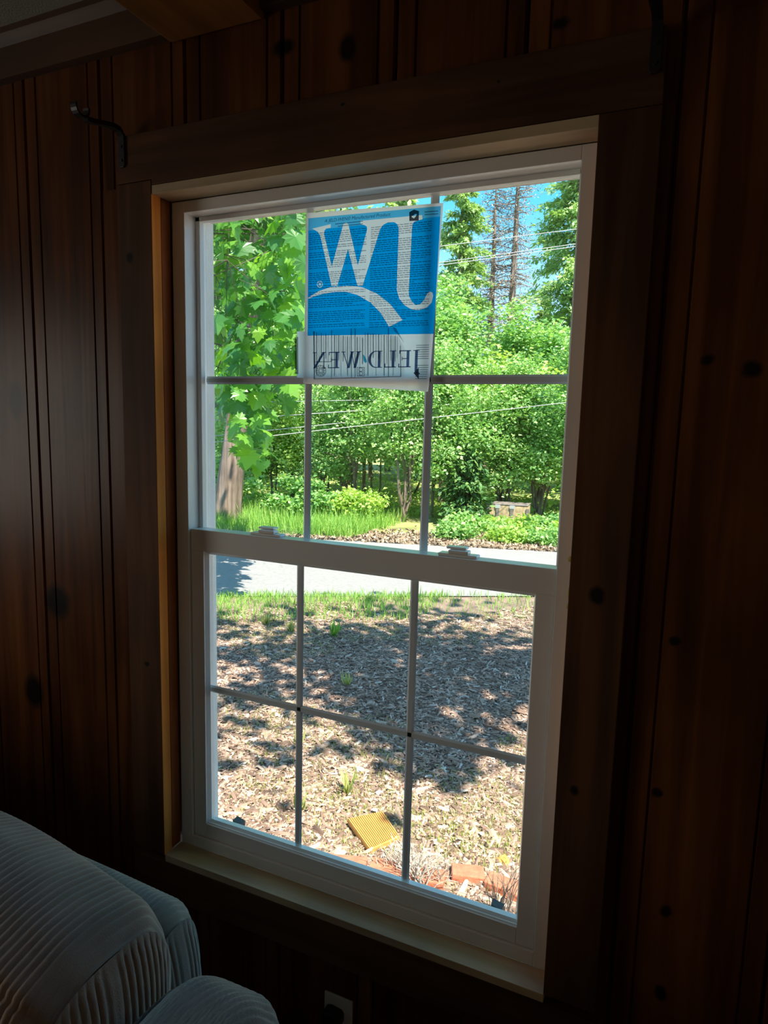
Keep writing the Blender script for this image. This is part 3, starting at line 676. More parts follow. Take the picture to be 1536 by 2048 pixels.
# ---------------------------------------------------------------- scatter helpers
def rotm(n):
    """n random rotations"""
    q = rng.normal(size=(n, 4)); q /= np.linalg.norm(q, axis=1, keepdims=True)
    w, x, y, z = q.T
    return np.stack([np.stack([1-2*(y*y+z*z), 2*(x*y-z*w), 2*(x*z+y*w)], -1), np.stack([2*(x*y+z*w), 1-2*(x*x+z*z), 2*(y*z-x*w)], -1), np.stack([2*(x*z-y*w), 2*(y*z+x*w), 1-2*(x*x+y*y)], -1)], 1)
def frames(d, n):
    """orthonormal frames with axis d and approximate normal n -> columns side, d, normal"""
    d = d/np.linalg.norm(d, axis=1, keepdims=True); s = np.cross(d, n); s /= (np.linalg.norm(s, axis=1, keepdims=True)+1e-9)
    return np.stack([s, d, np.cross(s, d)], -1)
def stamp(tv, tf, P, R, sc):
    """copies of a small template mesh at P with rotation R and scale sc"""
    k = len(tv); sc = np.asarray(sc); sc = sc[:, None, None] if sc.ndim == 1 else sc[:, None, :]
    V = np.einsum('nij,nkj->nki', R, tv[None]*sc) + P[:, None, :]
    F = tf[None] + (np.arange(len(P))*k)[:, None, None]
    return V.reshape(-1, 3), F.reshape(-1, tf.shape[1])
DIA = (np.array([(0,0,0),(-.36,.45,.10),(0,1,-.08),(.36,.45,.10)], float), np.array([(0,2,1),(0,3,2)]))
CHIP = (np.array([(-.5,-.16,0),(.42,-.22,.0),(.5,.14,0),(-.38,.2,0),(-.42,-.1,.14),(.36,-.12,.2),(.4,.08,.16),(-.3,.13,.17)], float),
        np.array([(4,5,6),(4,6,7),(0,1,5),(0,5,4),(1,2,6),(1,6,5),(2,3,7),(2,7,6),(3,0,4),(3,4,7)]))
BLADE = (np.array([(-.045,0,0),(.045,0,0),(-.035,.05,.55),(.035,.05,.55),(0,.24,1.0)], float), np.array([(0,1,3),(0,3,2),(2,3,4)]))
def yaw(a):
    c, s = np.cos(a), np.sin(a); z = np.zeros_like(a); o = np.ones_like(a)
    return np.stack([np.stack([c,-s,z], -1), np.stack([s,c,z], -1), np.stack([z,z,o], -1)], 1)
def H(x, y): return np.array([hgt(a, b) for a, b in zip(x, y)])

M_chip = islandmat('bark_chips', [(0.0,(0.11,0.07,0.052)),(0.25,(0.21,0.135,0.10)),(0.5,(0.32,0.21,0.155)),(0.8,(0.43,0.305,0.235)),(0.95,(0.52,0.41,0.335)),(1.0,(0.64,0.57,0.51))])
M_litter = islandmat('leaf_litter', [(0.0,(0.16,0.11,0.07)),(0.5,(0.34,0.25,0.17)),(1.0,(0.55,0.44,0.33))])
M_grass = leafmat('green_grass', [(0.0,(0.12,0.30,0.05)),(0.5,(0.24,0.48,0.09)),(1.0,(0.45,0.60,0.16))], 0.35)
M_moss = leafmat('yellow_moss_grass', [(0.0,(0.20,0.27,0.06)),(0.5,(0.38,0.42,0.13)),(1.0,(0.58,0.55,0.26))], 0.25)
M_dry = islandmat('dry_stems', [(0.0,(0.40,0.33,0.26)),(1.0,(0.72,0.66,0.58))])
M_bark = wood('grey_bark', (0.10,0.075,0.06), (0.20,0.155,0.125), (0.32,0.26,0.22), 0.9, 2, None, 0.35, 0.2, 0.6)
M_bark2 = wood('dark_bark', (0.05,0.038,0.03), (0.10,0.08,0.065), (0.17,0.14,0.12), 0.9, 2, None, 0.35, 0.2, 0.6)
M_cedar = wood('cedar_bark', (0.12,0.085,0.065), (0.25,0.185,0.145), (0.40,0.32,0.27), 0.9, 2, None, 0.6, 0.2, 0.8)
M_dead = wood('dead_pine_bark', (0.16,0.11,0.09), (0.26,0.19,0.16), (0.36,0.28,0.25), 0.9, 2, None, 0.35, 0.2, 0.5)
M_tan = wood('tan_bare_trunk', (0.42,0.26,0.15), (0.55,0.36,0.22), (0.66,0.48,0.32), 0.9, 2, None, 0.35, 0.2, 0.3)
M_maple = leafmat('maple_leaves', [(0.0,(0.03,0.11,0.04)),(0.5,(0.07,0.22,0.05)),(0.8,(0.19,0.40,0.05)),(1.0,(0.50,0.62,0.06))], 0.45, 0.33, (1.7,1.8,0.3), 0.6, .55, .5)
M_leaf = leafmat('hazel_leaves', [(0.0,(0.10,0.25,0.075)),(0.4,(0.23,0.45,0.14)),(0.75,(0.40,0.62,0.22)),(1.0,(0.60,0.74,0.38))], 0.35, 0.42, (1.3,1.35,0.6), 0.6)
M_leaf2 = leafmat('yellow_green_leaves', [(0.0,(0.20,0.36,0.08)),(0.5,(0.40,0.60,0.14)),(1.0,(0.62,0.74,0.28))], 0.4, 0.45, (1.3,1.3,0.5))
M_conif = leafmat('conifer_sprays', [(0.0,(0.18,0.32,0.11)),(0.5,(0.38,0.55,0.22)),(1.0,(0.62,0.72,0.40))], 0.25, 0.6)
M_fir = leafmat('young_fir_sprays', [(0.0,(0.03,0.10,0.03)),(0.6,(0.07,0.19,0.05)),(1.0,(0.22,0.36,0.10))], 0.2, 0.6)
M_deadn = islandmat('dry_needles', [(0.0,(0.20,0.17,0.13)),(0.6,(0.38,0.34,0.27)),(1.0,(0.52,0.48,0.36))])

# bark chips: the bed below the window, thinning out towards the road
def chips(name, n, fx, size, mat, ymin, ymax, keep=None):
    y = ymin + (ymax-ymin)*rng.random(n)**1.7
    x = fx(y, rng.random(n))
    k = np.array([yy < near(xx)-0.35-0.5*abs(math.sin(1.3*xx)) for xx, yy in zip(x, y)])
    if keep is not None: k &= keep(x, y)
    x, y = x[k], y[k]; n = len(x)
    z = H(x, y) + rng.random(n)*0.010
    R = yaw(rng.random(n)*6.283) @ frames(np.stack([np.ones(n)*0.0, np.ones(n), rng.normal(0,.22,n)], 1), np.stack([rng.normal(0,.25,n), rng.normal(0,.2,n), np.ones(n)], 1))
    s = size*np.exp(rng.normal(0, .38, n)); sc = np.stack([s*rng.uniform(.9,1.7,n), s*rng.uniform(.5,1.1,n), s*rng.uniform(.6,1.3,n)], 1)
    V, F = stamp(CHIP[0], CHIP[1], np.stack([x, y, z], 1), R, sc)
    o = link(name, npmesh(name, V, F, mat)); o['kind'] = 'stuff'
    return o
wedge = lambda y, r: (1.11 - 0.90*(y+1.19)) + r*((1.11-0.05*(y+1.19)+0.35) - (1.11 - 0.90*(y+1.19)))
o = chips('bark_mulch', 100000, wedge, 0.026, M_chip, 0.9, 7.4); tag(o, 'brown bark chip mulch spread over the yard below the window', 'mulch')
# litter bank beyond the road
n = 9000; x = rng.uniform(-7.5, 1.0, n); y = np.array([far(a) for a in x]) + np.abs(rng.normal(0, .55, n)) + 0.02
V, F = stamp(CHIP[0], CHIP[1], np.stack([x, y, H(x, y)+rng.random(n)*0.05], 1), rotm(n), 0.075*np.exp(rng.normal(0,.3,n)))
tag(link('leaf_litter', npmesh('leaf_litter', V, F, M_litter)), 'dry brown leaf litter along the far edge of the road', 'leaf litter', kind='stuff')
# grass
def grass(name, pts, h, mat, label, cat='grass'):
    P = np.array(pts); n = len(P); a = rng.random(n)*6.283; s = h*np.exp(rng.normal(0,.3,n))
    T = frames(np.stack([rng.normal(0,.2,n), np.ones(n), rng.normal(0,.2,n)], 1), np.stack([rng.normal(0,.2,n), rng.normal(0,.2,n), np.ones(n)], 1))
    V, F = stamp(BLADE[0], BLADE[1], P, yaw(a) @ T, np.stack([np.clip(s, .05, .12)*1.2, s, s], 1))
    return tag(link(name, npmesh(name, V, F, mat)), label, cat, kind='stuff')
pts = []
for _ in range(9000):
    x = random.uniform(-5.2, 0.5); t = random.random()**1.6
    y = near(x) - 0.05 - t*1.15
    if random.random() > 0.25+0.75*(x < -1.4): continue
    if y < 1: continue
    pts.append((x, y, hgt(x, y)))
grass('verge_grass', pts, 0.065, M_grass, 'strip of short green grass on the near side of the road')
pts = []
for _ in range(16000):
    x = random.uniform(-11, -4.2); y = far(x) + abs(random.gauss(0, 1.3)) + 0.1; pts.append((x, y, hgt(x, y)))
grass('tall_grass', pts, 0.27, M_grass, 'tall bright green grass beyond the road on the left')
pts = []
cl = [(-.79,1.74,.22),(-.57,1.9,.2),(-1.2,2.4,.3),(-1.0,2.0,.25),(.22,1.9,.3),(.45,2.0,.3),(.1,1.75,.25),(.5,2.5,.3),(-.3,1.6,.18),(-2.6,4.3,.35),(-2.2,3.9,.35),(-.4,2.0,.2),(.55,1.75,.2),(.0,2.1,.4),(.4,2.2,.4),(-.9,2.6,.35),(-1.5,2.6,.3),(.2,1.65,.35),(-.1,1.75,.25),(-1.9,4.6,.4),(.3,3.0,.15),(-.6,2.3,.2),(-3.0,4.2,.4),(-1.3,5.0,.5),(-.4,5.6,.5)]
for cx_, cy2, r in cl:
    for _ in range(int(800*r/0.25)):
        a = random.random()*6.283; q = r*math.sqrt(random.random()); x, y = cx_+q*math.cos(a)*1.5, cy2+q*math.sin(a)
        if random.random() < 0.5: pts.append((x, y, hgt(x, y)))
grass('mossy_grass', pts, 0.026, M_moss, 'thin yellow green grass growing through the bark chips')
# single weeds that stand up out of the chips
def weed(x, y, h, n, mat, label, name='weed'):
    z = hgt(x, y); a = rng.random(n)*6.283; lean = rng.uniform(.15,.9,n)
    d = np.stack([np.cos(a)*lean, np.sin(a)*lean, np.ones(n)], 1); d /= np.linalg.norm(d, axis=1, keepdims=True)
    s = h*rng.uniform(.5,1.1,n); nr = np.stack([np.cos(a), np.sin(a), -0.3*np.ones(n)], 1)
    tv = np.array([(-.05,0,0),(.05,0,0),(-.06,.5,.02),(.06,.5,.02),(0,1,-.12)], float); tf = np.array([(0,1,3),(0,3,2),(2,3,4)])
    V, F = stamp(tv, tf, np.stack([rng.normal(0,.01,n), rng.normal(0,.01,n), np.zeros(n)], 1), frames(d, nr), s)
    o = link(name, npmesh(name, V, F, mat), loc=(x, y, z)); return tag(o, label, 'weed', 'weeds in the bark mulch')
weed(-1.87, 4.32, 0.20, 26, M_grass, 'upright green weed standing in the chips just short of the verge grass')
weed(-1.18, 3.28, 0.11, 20, M_moss, 'small green weed in shaded chips in the middle of the bed')
weed(-.50, 1.98, 0.15, 22, M_moss, 'grassy weed in the chips up and left of the ribbed orange tile')
weed(-.66, 1.72, 0.15, 22, M_moss, 'grassy weed beside the left muntin of the lower sash, nearest the window')
weed(-1.05, 2.35, 0.10, 18, M_moss, 'low green weed in the chips behind the left lower pane')
weed(-2.35, 4.30, 0.13, 34, M_moss, 'yellow green clump of grass in front of the shaded verge')
weed(-2.75, 4.45, 0.13, 34, M_moss, 'yellow green clump of grass at the left end of the verge')
weed(.62, 1.78, 0.09, 26, M_moss, 'bright yellow green tuft by the right stile of the lower sash')
weed(.30, 3.15, 0.07, 18, M_moss, 'small yellow tuft in the chips behind the right lower pane')
# ribbed orange tile lying on the chips
M_tile = plain('orange_clay', (0.62,0.30,0.075), 0.75, var=0.12, vscale=20, bump=0.15)
M_brick = plain('red_brick', (0.48,0.17,0.095), 0.9, var=0.22, vscale=25, bump=0.5, bscale=70)
tl = empty('clay_tile', (-0.20, 1.665, GZ), 'ribbed orange clay tile lying on the bark chips below the middle lower pane', 'tile')
tl.rotation_euler = (0.05, -0.04, 0.0)
c = np.array([(-.353,1.70),(-.208,1.825),(-.046,1.672),(-.139,1.522)]) - np.array([-.20,1.665])
tb = MB(); tb.prism([tuple(p) for p in c], 0.012, 0.040, axis=2)
tbo = tb.build('tile_body', M_tile, None, bevel=0.004); tbo.parent = tl
nr_ = 18
for k in range(nr_):
    t0, t1 = (k+.2)/nr_, (k+.8)/nr_
    q = [c[0]*(1-t0)+c[1]*t0, c[0]*(1-t1)+c[1]*t1, c[3]*(1-t1)+c[2]*t1, c[3]*(1-t0)+c[2]*t0]
    m_ = sum(q)/4; q = [tuple(m_+(p-m_)*np.array([.96,.96])) for p in q]
    rb = MB().prism(q[::-1], 0.040, 0.0455, axis=2).build('rib', M_tile, None); rb.parent = tl
# red bricks that edge the bed
for i, (x, y, rz, L_, lab_) in enumerate([
    (-.20,1.385,.28,.20,'red brick edging the bed, partly hidden behind the lower sash rail'),
    (.00,1.42,.12,.17,'red brick of the bed edging, right behind the second lower muntin'),
    (.19,1.44,.18,.16,'red brick of the bed edging behind the thickest dry stems'),
    (.345,1.545,.35,.15,'bright red brick of the bed edging with a broken rear corner'),
    (.532,1.53,-.12,.19,'long red brick of the bed edging right of the broken one'),
    (.735,1.50,-.05,.19,'last red brick of the bed edging by the right stile')]):
    b = MB(); l, w, h = L_/2, .045, .05
    b.prism([(-l,-w),(l*.97,-w*1.05),(l,w*.9),(l*.5,w*1.08),(-l*.2,w*.95),(-l,w)], -.01, h*(0.8+.1*(i % 3)), axis=2)
    o = b.build('edging_brick', M_brick, None, bevel=0.006); o.location = (x, y, hgt(x, y)); o.rotation_euler = (.04*(i % 3-1), .05*(i % 2), rz)
    tag(o, lab_, 'brick', 'red bricks edging the bed')
def rock(name, x, y, r, mat, label, cat, seed, flat_=0.6):
    rs = np.random.default_rng(seed); b = MB(); blob(b, (0,0,0), (r, r*.8, r*flat_), 9, 6)
    V = np.array(b.v); V *= (1+rs.normal(0,.10,(len(V),1))); 
    me = bpy.data.meshes.new(name); me.from_pydata([tuple(v) for v in V], [], b.f); me.materials.append(mat)
    o = link(name, me, loc=(x, y, hgt(x, y)+r*flat_*.5)); o.rotation_euler = (0,0,seed); return tag(o, label, cat)
M_white = plain('pale_stone', (0.66,0.64,0.58), 0.8, var=0.15, vscale=20)
rock('pale_stone', -0.54, 2.22, 0.030, M_white, 'small pale block of stone in the shaded chips near the window middle', 'stone', 3)
rock('pale_stone', -0.08, 2.45, 0.034, M_white, 'flat white stone on the chips behind the right lower pane', 'stone', 5, .3)
rock('terracotta_shard', 0.47, 1.72, 0.040, M_tile, 'orange terracotta shard lying beyond the red edging bricks', 'shard', 8, .45)
rock('terracotta_shard', 0.16, 2.36, 0.018, M_tile, 'small orange shard in the chips behind the right lower pane', 'shard', 9, .5)
rock('grey_stone', -0.33, 2.05, 0.030, M_white, 'grey stone in the chips just above the ribbed tile', 'stone', 12, .5)
# dry twiggy plants in front of the bricks
def twigs(x0, y0, n, spread, h, label, mat):
    mb = MB(); r = random.Random(int(x0*1000)+5)
    for k in range(n):
        a = r.uniform(0, 6.283); s = r.uniform(.2, 1)*spread; hh = h*r.uniform(.55, 1.1)
        bx, by = r.gauss(0,.035), r.gauss(0,.02); ex, ey = bx+s*math.cos(a), by+s*.6*math.sin(a)
        p = [(bx,by,0),(bx+(ex-bx)*.25,by+(ey-by)*.25,hh*.45),(bx+(ex-bx)*.65,by+(ey-by)*.65,hh*.8),(ex,ey,hh*r.uniform(.85,1.05))]
        mb.tube(p, [.0024,.0020,.0016,.0009], 4, cap=False)
        if r.random() < .6:
            q = Vector(p[2]); mb.tube([q, q+Vector((r.gauss(0,.03), r.gauss(0,.03), .05))], [.0013,.0007], 4, cap=False)
    o = mb.build('dry_plant', mat, None); o.location = (x0, y0, hgt(x0, y0)-.005); return tag(o, label, 'dry plant')
twigs(0.16, 1.40, 70, .16, .19, 'bleached dry plant with fine pale stems in front of the edging bricks', M_dry)
twigs(0.02, 1.44, 34, .10, .15, 'smaller tuft of pale dry stems beside the second lower muntin', M_dry)
twigs(0.55, 1.38, 22, .17, .22, 'dark bare twiggy plant in front of the bricks at the right stile', M_bark)
# ================================================================ TREES
def cloud(centres, n, sig, size, tmpl=DIA, up=0.55, droop=0.0, sizevar=.25):
    """leaves scattered round cluster centres; returns V,F"""
    c = centres[rng.integers(0, len(centres), n)]
    P = c + rng.normal(0, 1, (n, 3))*sig
    d = rng.normal(0, 1, (n, 3)); d[:, 2] = d[:, 2]*.5 - droop
    nr = rng.normal(0, .6, (n, 3)); nr[:, 2] += up
    return stamp(tmpl[0], tmpl[1], P, frames(d, nr), size*np.exp(rng.normal(0, sizevar, n)))
def shell(n, c, r, inner=.45):
    d = rng.normal(0, 1, (n, 3)); d /= np.linalg.norm(d, axis=1, keepdims=True)
    k = inner + (1-inner)*rng.random((n, 1))**.6
    return np.array(c) + d*k*np.array(r)
def limb(mb, a, b, r0, r1, wob=.06, seg=5, n=4):
    a, b = Vector(a), Vector(b); L_ = (b-a).length; pts = []
    for i in range(n+1):
        t = i/n; p = a.lerp(b, t)
        if 0 < i < n: p += Vector((random.gauss(0,wob), random.gauss(0,wob), random.gauss(0,wob*.5)))*L_*.5
        pts.append(p)
    mb.tube(pts, [r0+(r1-r0)*i/n for i in range(n+1)], seg, cap=False); return pts
def sub(o):
    o['kind'] = 'stuff'; return o
# -------- saplings: prototypes, then copies
def sapling_proto(k, h, w, nclus, nleaf, size, mat, stems, low=.12):
    root = empty('sapling', (0, 0, 0)); L0 = Vector(root.location); mb = MB()
    cs = []
    for s in range(stems):
        a = random.random()*6.283; q = 0.0 if stems == 1 else random.uniform(.25, .5)*w
        top = Vector((q*math.cos(a), q*math.sin(a), h*random.uniform(.82, 1.0)))
        b0 = Vector((random.gauss(0,.06), random.gauss(0,.06), -.05))
        pts = limb(mb, b0, top, random.uniform(.022,.038), .006, .05, 6, 6)
        nb = nclus//stems
        for j in range(nb):
            t = low + (1-low)*(random.random()**.8); i = min(int(t*6), 5); p = pts[i].lerp(pts[i+1], t*6-i)
            a = random.random()*6.283; rr = w*(.25+.75*math.sin(math.pi*min(1, .25+t*.75)))*random.uniform(.3,1)
            e = p + Vector((rr*math.cos(a), rr*math.sin(a), random.uniform(.0,.35)*w))
            limb(mb, p, e, .008, .003, .08, 4, 2); cs.append(e); cs.append(p.lerp(e, .6))
    me = mb.mesh('trunk', M_bark)
    for v in me.vertices: v.co += L0
    link('trunk', me, root)
    V, F = cloud(np.array([tuple(c) for c in cs]), nleaf, np.array([.17,.17,.11])*max(1, w/.9), size)
    link('foliage', npmesh('foliage', V+np.array(L0), F, mat), root)
    for ch in root.children:
        if ch.name.startswith('foliage'): ch['kind'] = 'stuff'
    return root
def place(root, x, y, z, rz, sc, label, cat, group, name=None):
    r = root.copy(); COL.objects.link(r); r.location = (x, y, z); r.rotation_euler = (0,0,rz); r.scale = (sc[0], sc[0], sc[1])
    if name: r.name = name
    for ch in root.children:
        c = ch.copy(); COL.objects.link(c); c.parent = r
    tag(r, label, cat, group); return r
def drop(root):
    for ch in list(root.children): bpy.data.objects.remove(ch)
    bpy.data.objects.remove(root)
pr = [sapling_proto(0, 3.6, .95, 52, 9500, .070, M_leaf, 6, .32), sapling_proto(1, 4.2, .85, 50, 9500, .066, M_leaf, 2, .3),
      sapling_proto(2, 3.0, 1.1, 54, 10500, .072, M_leaf, 7, .25), sapling_proto(3, 4.6, 1.0, 60, 12500, .070, M_leaf, 2, .3),
      sapling_proto(4, 3.4, 1.0, 50, 10000, .072, M_leaf2, 2, .2)]
def gx(u, y):     # x of the sight line through image column u at depth y (precomputed slopes, column -> dx/dy)
    return 1.1137 + (-0.79 + (u-430)*0.000947 + (u-430)**2*0.00000022)*(y+1.19)
front = [ # x-column, depth, proto, width scale, height scale, label
 (470,12.4,2,.9,.75,'low leafy sapling between the cedar trunk and the first upper muntin'),
 (545,12.2,4,.95,.85,'yellow green sapling left of the first upper muntin'),
 (600,13.2,0,1.0,1.0,'leafy sapling right behind the first upper muntin'),
 (652,12.6,2,.9,.9,'bushy sapling just right of the first upper muntin'),
 (705,11.9,0,1.0,.95,'many stemmed sapling in the middle of the roadside, thin trunks bare below'),
 (745,13.4,3,.9,.85,'taller sapling behind the many stemmed one in the middle'),
 (790,11.8,0,.95,1.05,'sapling with splayed dark stems left of the second upper muntin'),
 (838,12.8,1,1.05,1.0,'single stemmed sapling behind the second upper muntin'),
 (885,12.9,2,1.0,.95,'round leafy sapling right of the second upper muntin'),
 (935,13.6,0,1.0,1.0,'leafy sapling behind the young dark fir'),
 (985,13.8,2,1.0,.95,'leafy sapling arching over the chipboard box'),
 (1035,13.4,3,1.0,.85,'tall sapling behind the right end of the chipboard box'),
 (1075,13.2,1,.95,.85,'grey stemmed sapling to the right of the chipboard box'),
 (1108,12.9,1,1.0,.8,'grey stemmed sapling at the right edge of the upper pane')]
for u, y, p, w, h, lb_ in front:
    x = gx(u, y); place(pr[p], x, y, hgt(x, y), random.random()*6.28, (w, h), lb_, 'tree', 'saplings along the far side of the road')
mid = []
for k in range(24):
    u = 430 + (k % 12)*62 + random.uniform(-18, 18); y = (16.2 if k < 12 else 20.5) + random.uniform(-1, 1.2)
    x = gx(u, y); hs = (1.25 if k < 12 else 1.55)*random.uniform(.9, 1.1)
    if 870 < u < 1120: hs *= .86
    place(pr[random.choice((0,1,3,4))], x, y, hgt(x, y), random.random()*6.28, (1.55*random.uniform(.9,1.2), hs), 'leafy tree in the thicket behind the roadside saplings', 'tree', 'trees of the thicket behind the saplings', 'thicket_tree')
for q in pr: drop(q)
# -------- conifers
def spray_tmpl():
    return (np.array([(-.10,0,0),(.10,0,0),(-.24,.45,-.05),(.24,.45,-.05),(0,1,-.18)], float), np.array([(0,1,3),(0,3,2),(2,3,4)]))
SPR = spray_tmpl()
def conifer(name, x, y, h, w, nbr, per, size, fmat, tmat, label, zb=0.0, start=.08, top_thin=1.0, tr=.16, upturn=.1, shape=.9, group=None):
    z = hgt(x, y); root = empty(name, (x, y, z), label, 'tree', group)
    tm = MB(); tm.tube([(x,y,z-.1),(x+.03,y,z+h*.5),(x,y,z+h)], [tr, tr*.6, .015], 8)
    V_, F_, o_ = [], [], 0; br = MB()
    for k in range(nbr):
        t = start + (1-start)*(k+random.random())/nbr; a = random.random()*6.283
        L_ = w*((1-t)**shape)*random.uniform(.55, 1.1) + .12
        p0 = np.array([x, y, z+h*t]); dr = np.array([math.cos(a), math.sin(a), 0.0])
        s = rng.random(per)**.7; pos = p0 + dr*s[:,None]*L_ ; pos[:,2] += (upturn*s - .28*s*s)*L_
        pos += rng.normal(0, 1, (per, 3))*np.array([.09,.09,.06])*(.5+L_*.5)
        d = dr*1.0 + rng.normal(0, .55, (per, 3)); d[:,2] -= .25
        nr = rng.normal(0, .35, (per, 3)); nr[:,2] += 1
        V, F = stamp(SPR[0], SPR[1], pos, frames(d, nr), size*np.exp(rng.normal(0,.3,per)))
        V_.append(V); F_.append(F+o_); o_ += len(V)
        br.tube([p0, p0+dr*L_*.5+np.array([0,0,(upturn*.5-.07)*L_]), p0+dr*L_*.9+np.array([0,0,(upturn-.28)*L_*.9])], [.012+.02*(1-t),.010,.004], 4, cap=False)
    tm.build('trunk', tmat, root); sub(br.build('branches', tmat, root))
    sub(link('foliage', npmesh('foliage', np.concatenate(V_), np.concatenate(F_), fmat), root)); return root
conifer('incense_cedar', -7.35, 24.0, 13.5, 2.2, 240, 240, .11, M_conif, M_bark, 'tall pale green conifer just right of the sticker, standing against the sky', shape=.75)
conifer('incense_cedar', -2.75, 22.0, 14.0, 2.4, 280, 250, .11, M_conif, M_bark, 'tall green conifer at the right edge of the upper pane, rising out of sight', shape=.75)
conifer('incense_cedar', -10.6, 25.0, 15.0, 2.8, 130, 100, .24, M_conif, M_bark, 'conifer seen through the gap above the sticker', shape=.8)
conifer('incense_cedar', -15.5, 24.0, 14.5, 3.2, 120, 100, .26, M_conif, M_bark2, 'dark conifer far behind the maple leaves', shape=.8)
conifer('incense_cedar', -20.5, 27.0, 15.0, 3.6, 120, 100, .28, M_conif, M_bark2, 'conifer far behind the maple, next to the outside trim', shape=.8)
conifer('young_fir', -3.12, 12.3, 1.55, .75, 60, 70, .11, M_fir, M_bark2, 'young dark fir with layered branches left of the chipboard box', shape=.7, tr=.03, upturn=.05)
conifer('incense_cedar', -5.6, 32.0, 8.2, 2.0, 90, 150, .14, M_conif, M_bark, 'smaller conifer low between the two dead pines and the right hand tree', shape=.8)
# -------- dead pines
def dead_pine(x, y, h, lean, tr, label, seed):
    r = random.Random(seed); z = hgt(x, y); root = empty('dead_pine', (x, y, z), label, 'tree', 'dead pines against the sky')
    tm = MB(); P = lambda t: Vector((x+lean*t, y, z+h*t))
    tm.tube([P(0)-Vector((0,0,.1)), P(.25), P(.5), P(.75), P(1)], [tr, tr*.85, tr*.65, tr*.42, tr*.10], 10); tm.build('trunk', M_dead, root)
    br = MB(); nd_p = []
    for k in range(150):
        t = .26+.73*(k+r.random())/150; a = r.random()*6.283; L_ = (1.95*(1-t)**.45+.25)*r.uniform(.4, 1.05); p = P(t)
        d = Vector((math.cos(a), math.sin(a), 0)); s = r.uniform(-.25,.15)
        q = [p, p+d*L_*.35+Vector((0,0,s*L_*.35)), p+d*L_*.7+Vector((0,0,(s-.12)*L_*.7)), p+d*L_+Vector((0,0,(s-.05)*L_))]
        br.tube(q, [.028,.020,.014,.007], 4, cap=False)
        for _ in range(6):
            i = r.choice((1,2,2,3)); b0 = q[i].lerp(q[i-1], r.random()); e = b0+Vector((r.gauss(0,.30), r.gauss(0,.30), r.gauss(0,.16))) + d*.15
            br.tube([b0, e], [.010,.004], 3, cap=False); nd_p.append(e)
    sub(br.build('branches', M_dead, root))
    V, F = cloud(np.array([tuple(p) for p in nd_p]), 5200, .12, .075, SPR, .2, .3)
    sub(link('needles', npmesh('needles', V, F, M_deadn), root)); return root
dead_pine(-7.70, 30.0, 13.1, -.08, .23, 'left and shorter of two dead brown pines standing against blue sky', 3)
dead_pine(-6.80, 30.0, 15.2, .03, .25, 'right and taller of two dead brown pines standing against blue sky', 4)
# -------- bare tan trunk in the thicket, big cedar trunk on the left
t = MB(); t.tube([(-2.68,18,-1.05),(-2.70,18,.9),(-2.71,18,2.9)], [.10,.085,.06], 9)
tag(t.build('bare_trunk', M_tan, None, smooth=True), 'pale tan bare trunk standing among the trees at the right', 'tree trunk')
ct = MB(); n_ = 7; zs = np.linspace(-1.06, 5.6, 14)
rr = random.Random(2); seg = 30
for i, z in enumerate(zs):
    t_ = (z+1.06)/6.66; cx_, r = -7.06+.14*(z+1.04)+.0, .235*(1-.42*t_)+.09*math.exp(-(z+1.06)*2.2)
    for k in range(seg):
        a = 2*math.pi*k/seg; w = 1+.075*math.sin(a*9+1.3*math.sin(z*1.1))+.04*math.sin(a*17+z)
        ct.v.append((cx_+r*w*math.cos(a), 9.35+r*w*math.sin(a), z))
for i in range(len(zs)-1):
    for k in range(seg): ct.f.append((i*seg+k, i*seg+(k+1) % seg, (i+1)*seg+(k+1) % seg, (i+1)*seg+k)); ct.m.append(0)
cr = empty('cedar_tree', (-7.06, 9.35, -1.0), 'thick ridged grey brown cedar trunk beyond the road, next to the left outside trim', 'tree')
ct.build('trunk', M_cedar, cr, smooth=True)
cs = shell(60, (-6.3, 9.4, 5.6), (2.0,1.6,1.8)); V, F = cloud(cs, 6000, .3, .16, SPR)
sub(link('foliage', npmesh('foliage', V, F, M_conif), cr))
# -------- low plants beyond the road
def bush(name, x, y, rx, ry, h, n, size, mat, label, group=None, tmpl=DIA, cat='bush'):
    z = hgt(x, y); cs = shell(34, (0,0,h*.45), (rx, ry, h*.5), .3); cs[:,2] = np.abs(cs[:,2])
    V, F = cloud(cs, n, np.array([.09,.09,.06]), size, tmpl)
    V[:,2] = np.maximum(V[:,2], -0.01)
    root = empty(name, (x, y, z), label, cat, group)
    mb = MB()
    for k in range(7): limb(mb, (x,y,z), tuple(np.array([x,y,z])+cs[k]), .010, .003, .05, 4, 2)
    mb.build('stems', M_bark2, root); sub(link('foliage', npmesh('foliage', V+np.array([x,y,z]), F, mat), root)); return root
G_ = 'low green bushes at the roadside in front of the box'
bush('low_bush', -2.80, 11.5, .42, .30, .26, 2200, .075, M_leaf, 'low bush at the roadside in front of the young fir', G_)
bush('low_bush', -2.25, 11.75, .45, .25, .17, 2400, .075, M_leaf2, 'bright fern like bush in front of the chipboard box', G_)
bush('low_bush', -1.62, 11.8, .42, .28, .24, 2400, .075, M_leaf2, 'bright low bush at the right corner of the chipboard box', G_)
bush('low_bush', -1.15, 11.7, .45, .35, .38, 2400, .075, M_leaf, 'low bush right of the box beside the grey stems', G_)
bush('low_bush', -2.0, 11.2, .45, .20, .16, 1500, .06, M_leaf, 'ragged grey green bush nearest the road below the box', G_)
bush('low_bush', -.75, 11.3, .5, .3, .34, 2200, .075, M_leaf2, 'bright low bush at the right edge of the upper pane', G_)
bush('low_bush', -2.55, 10.25, .40, .25, .26, 1800, .07, M_leaf, 'grey green bush at the road edge, left of the others and nearest the lock', G_)
bush('low_bush', -1.75, 10.5, .45, .25, .24, 1800, .07, M_leaf2, 'bright bush at the road edge below the middle of the box', G_)
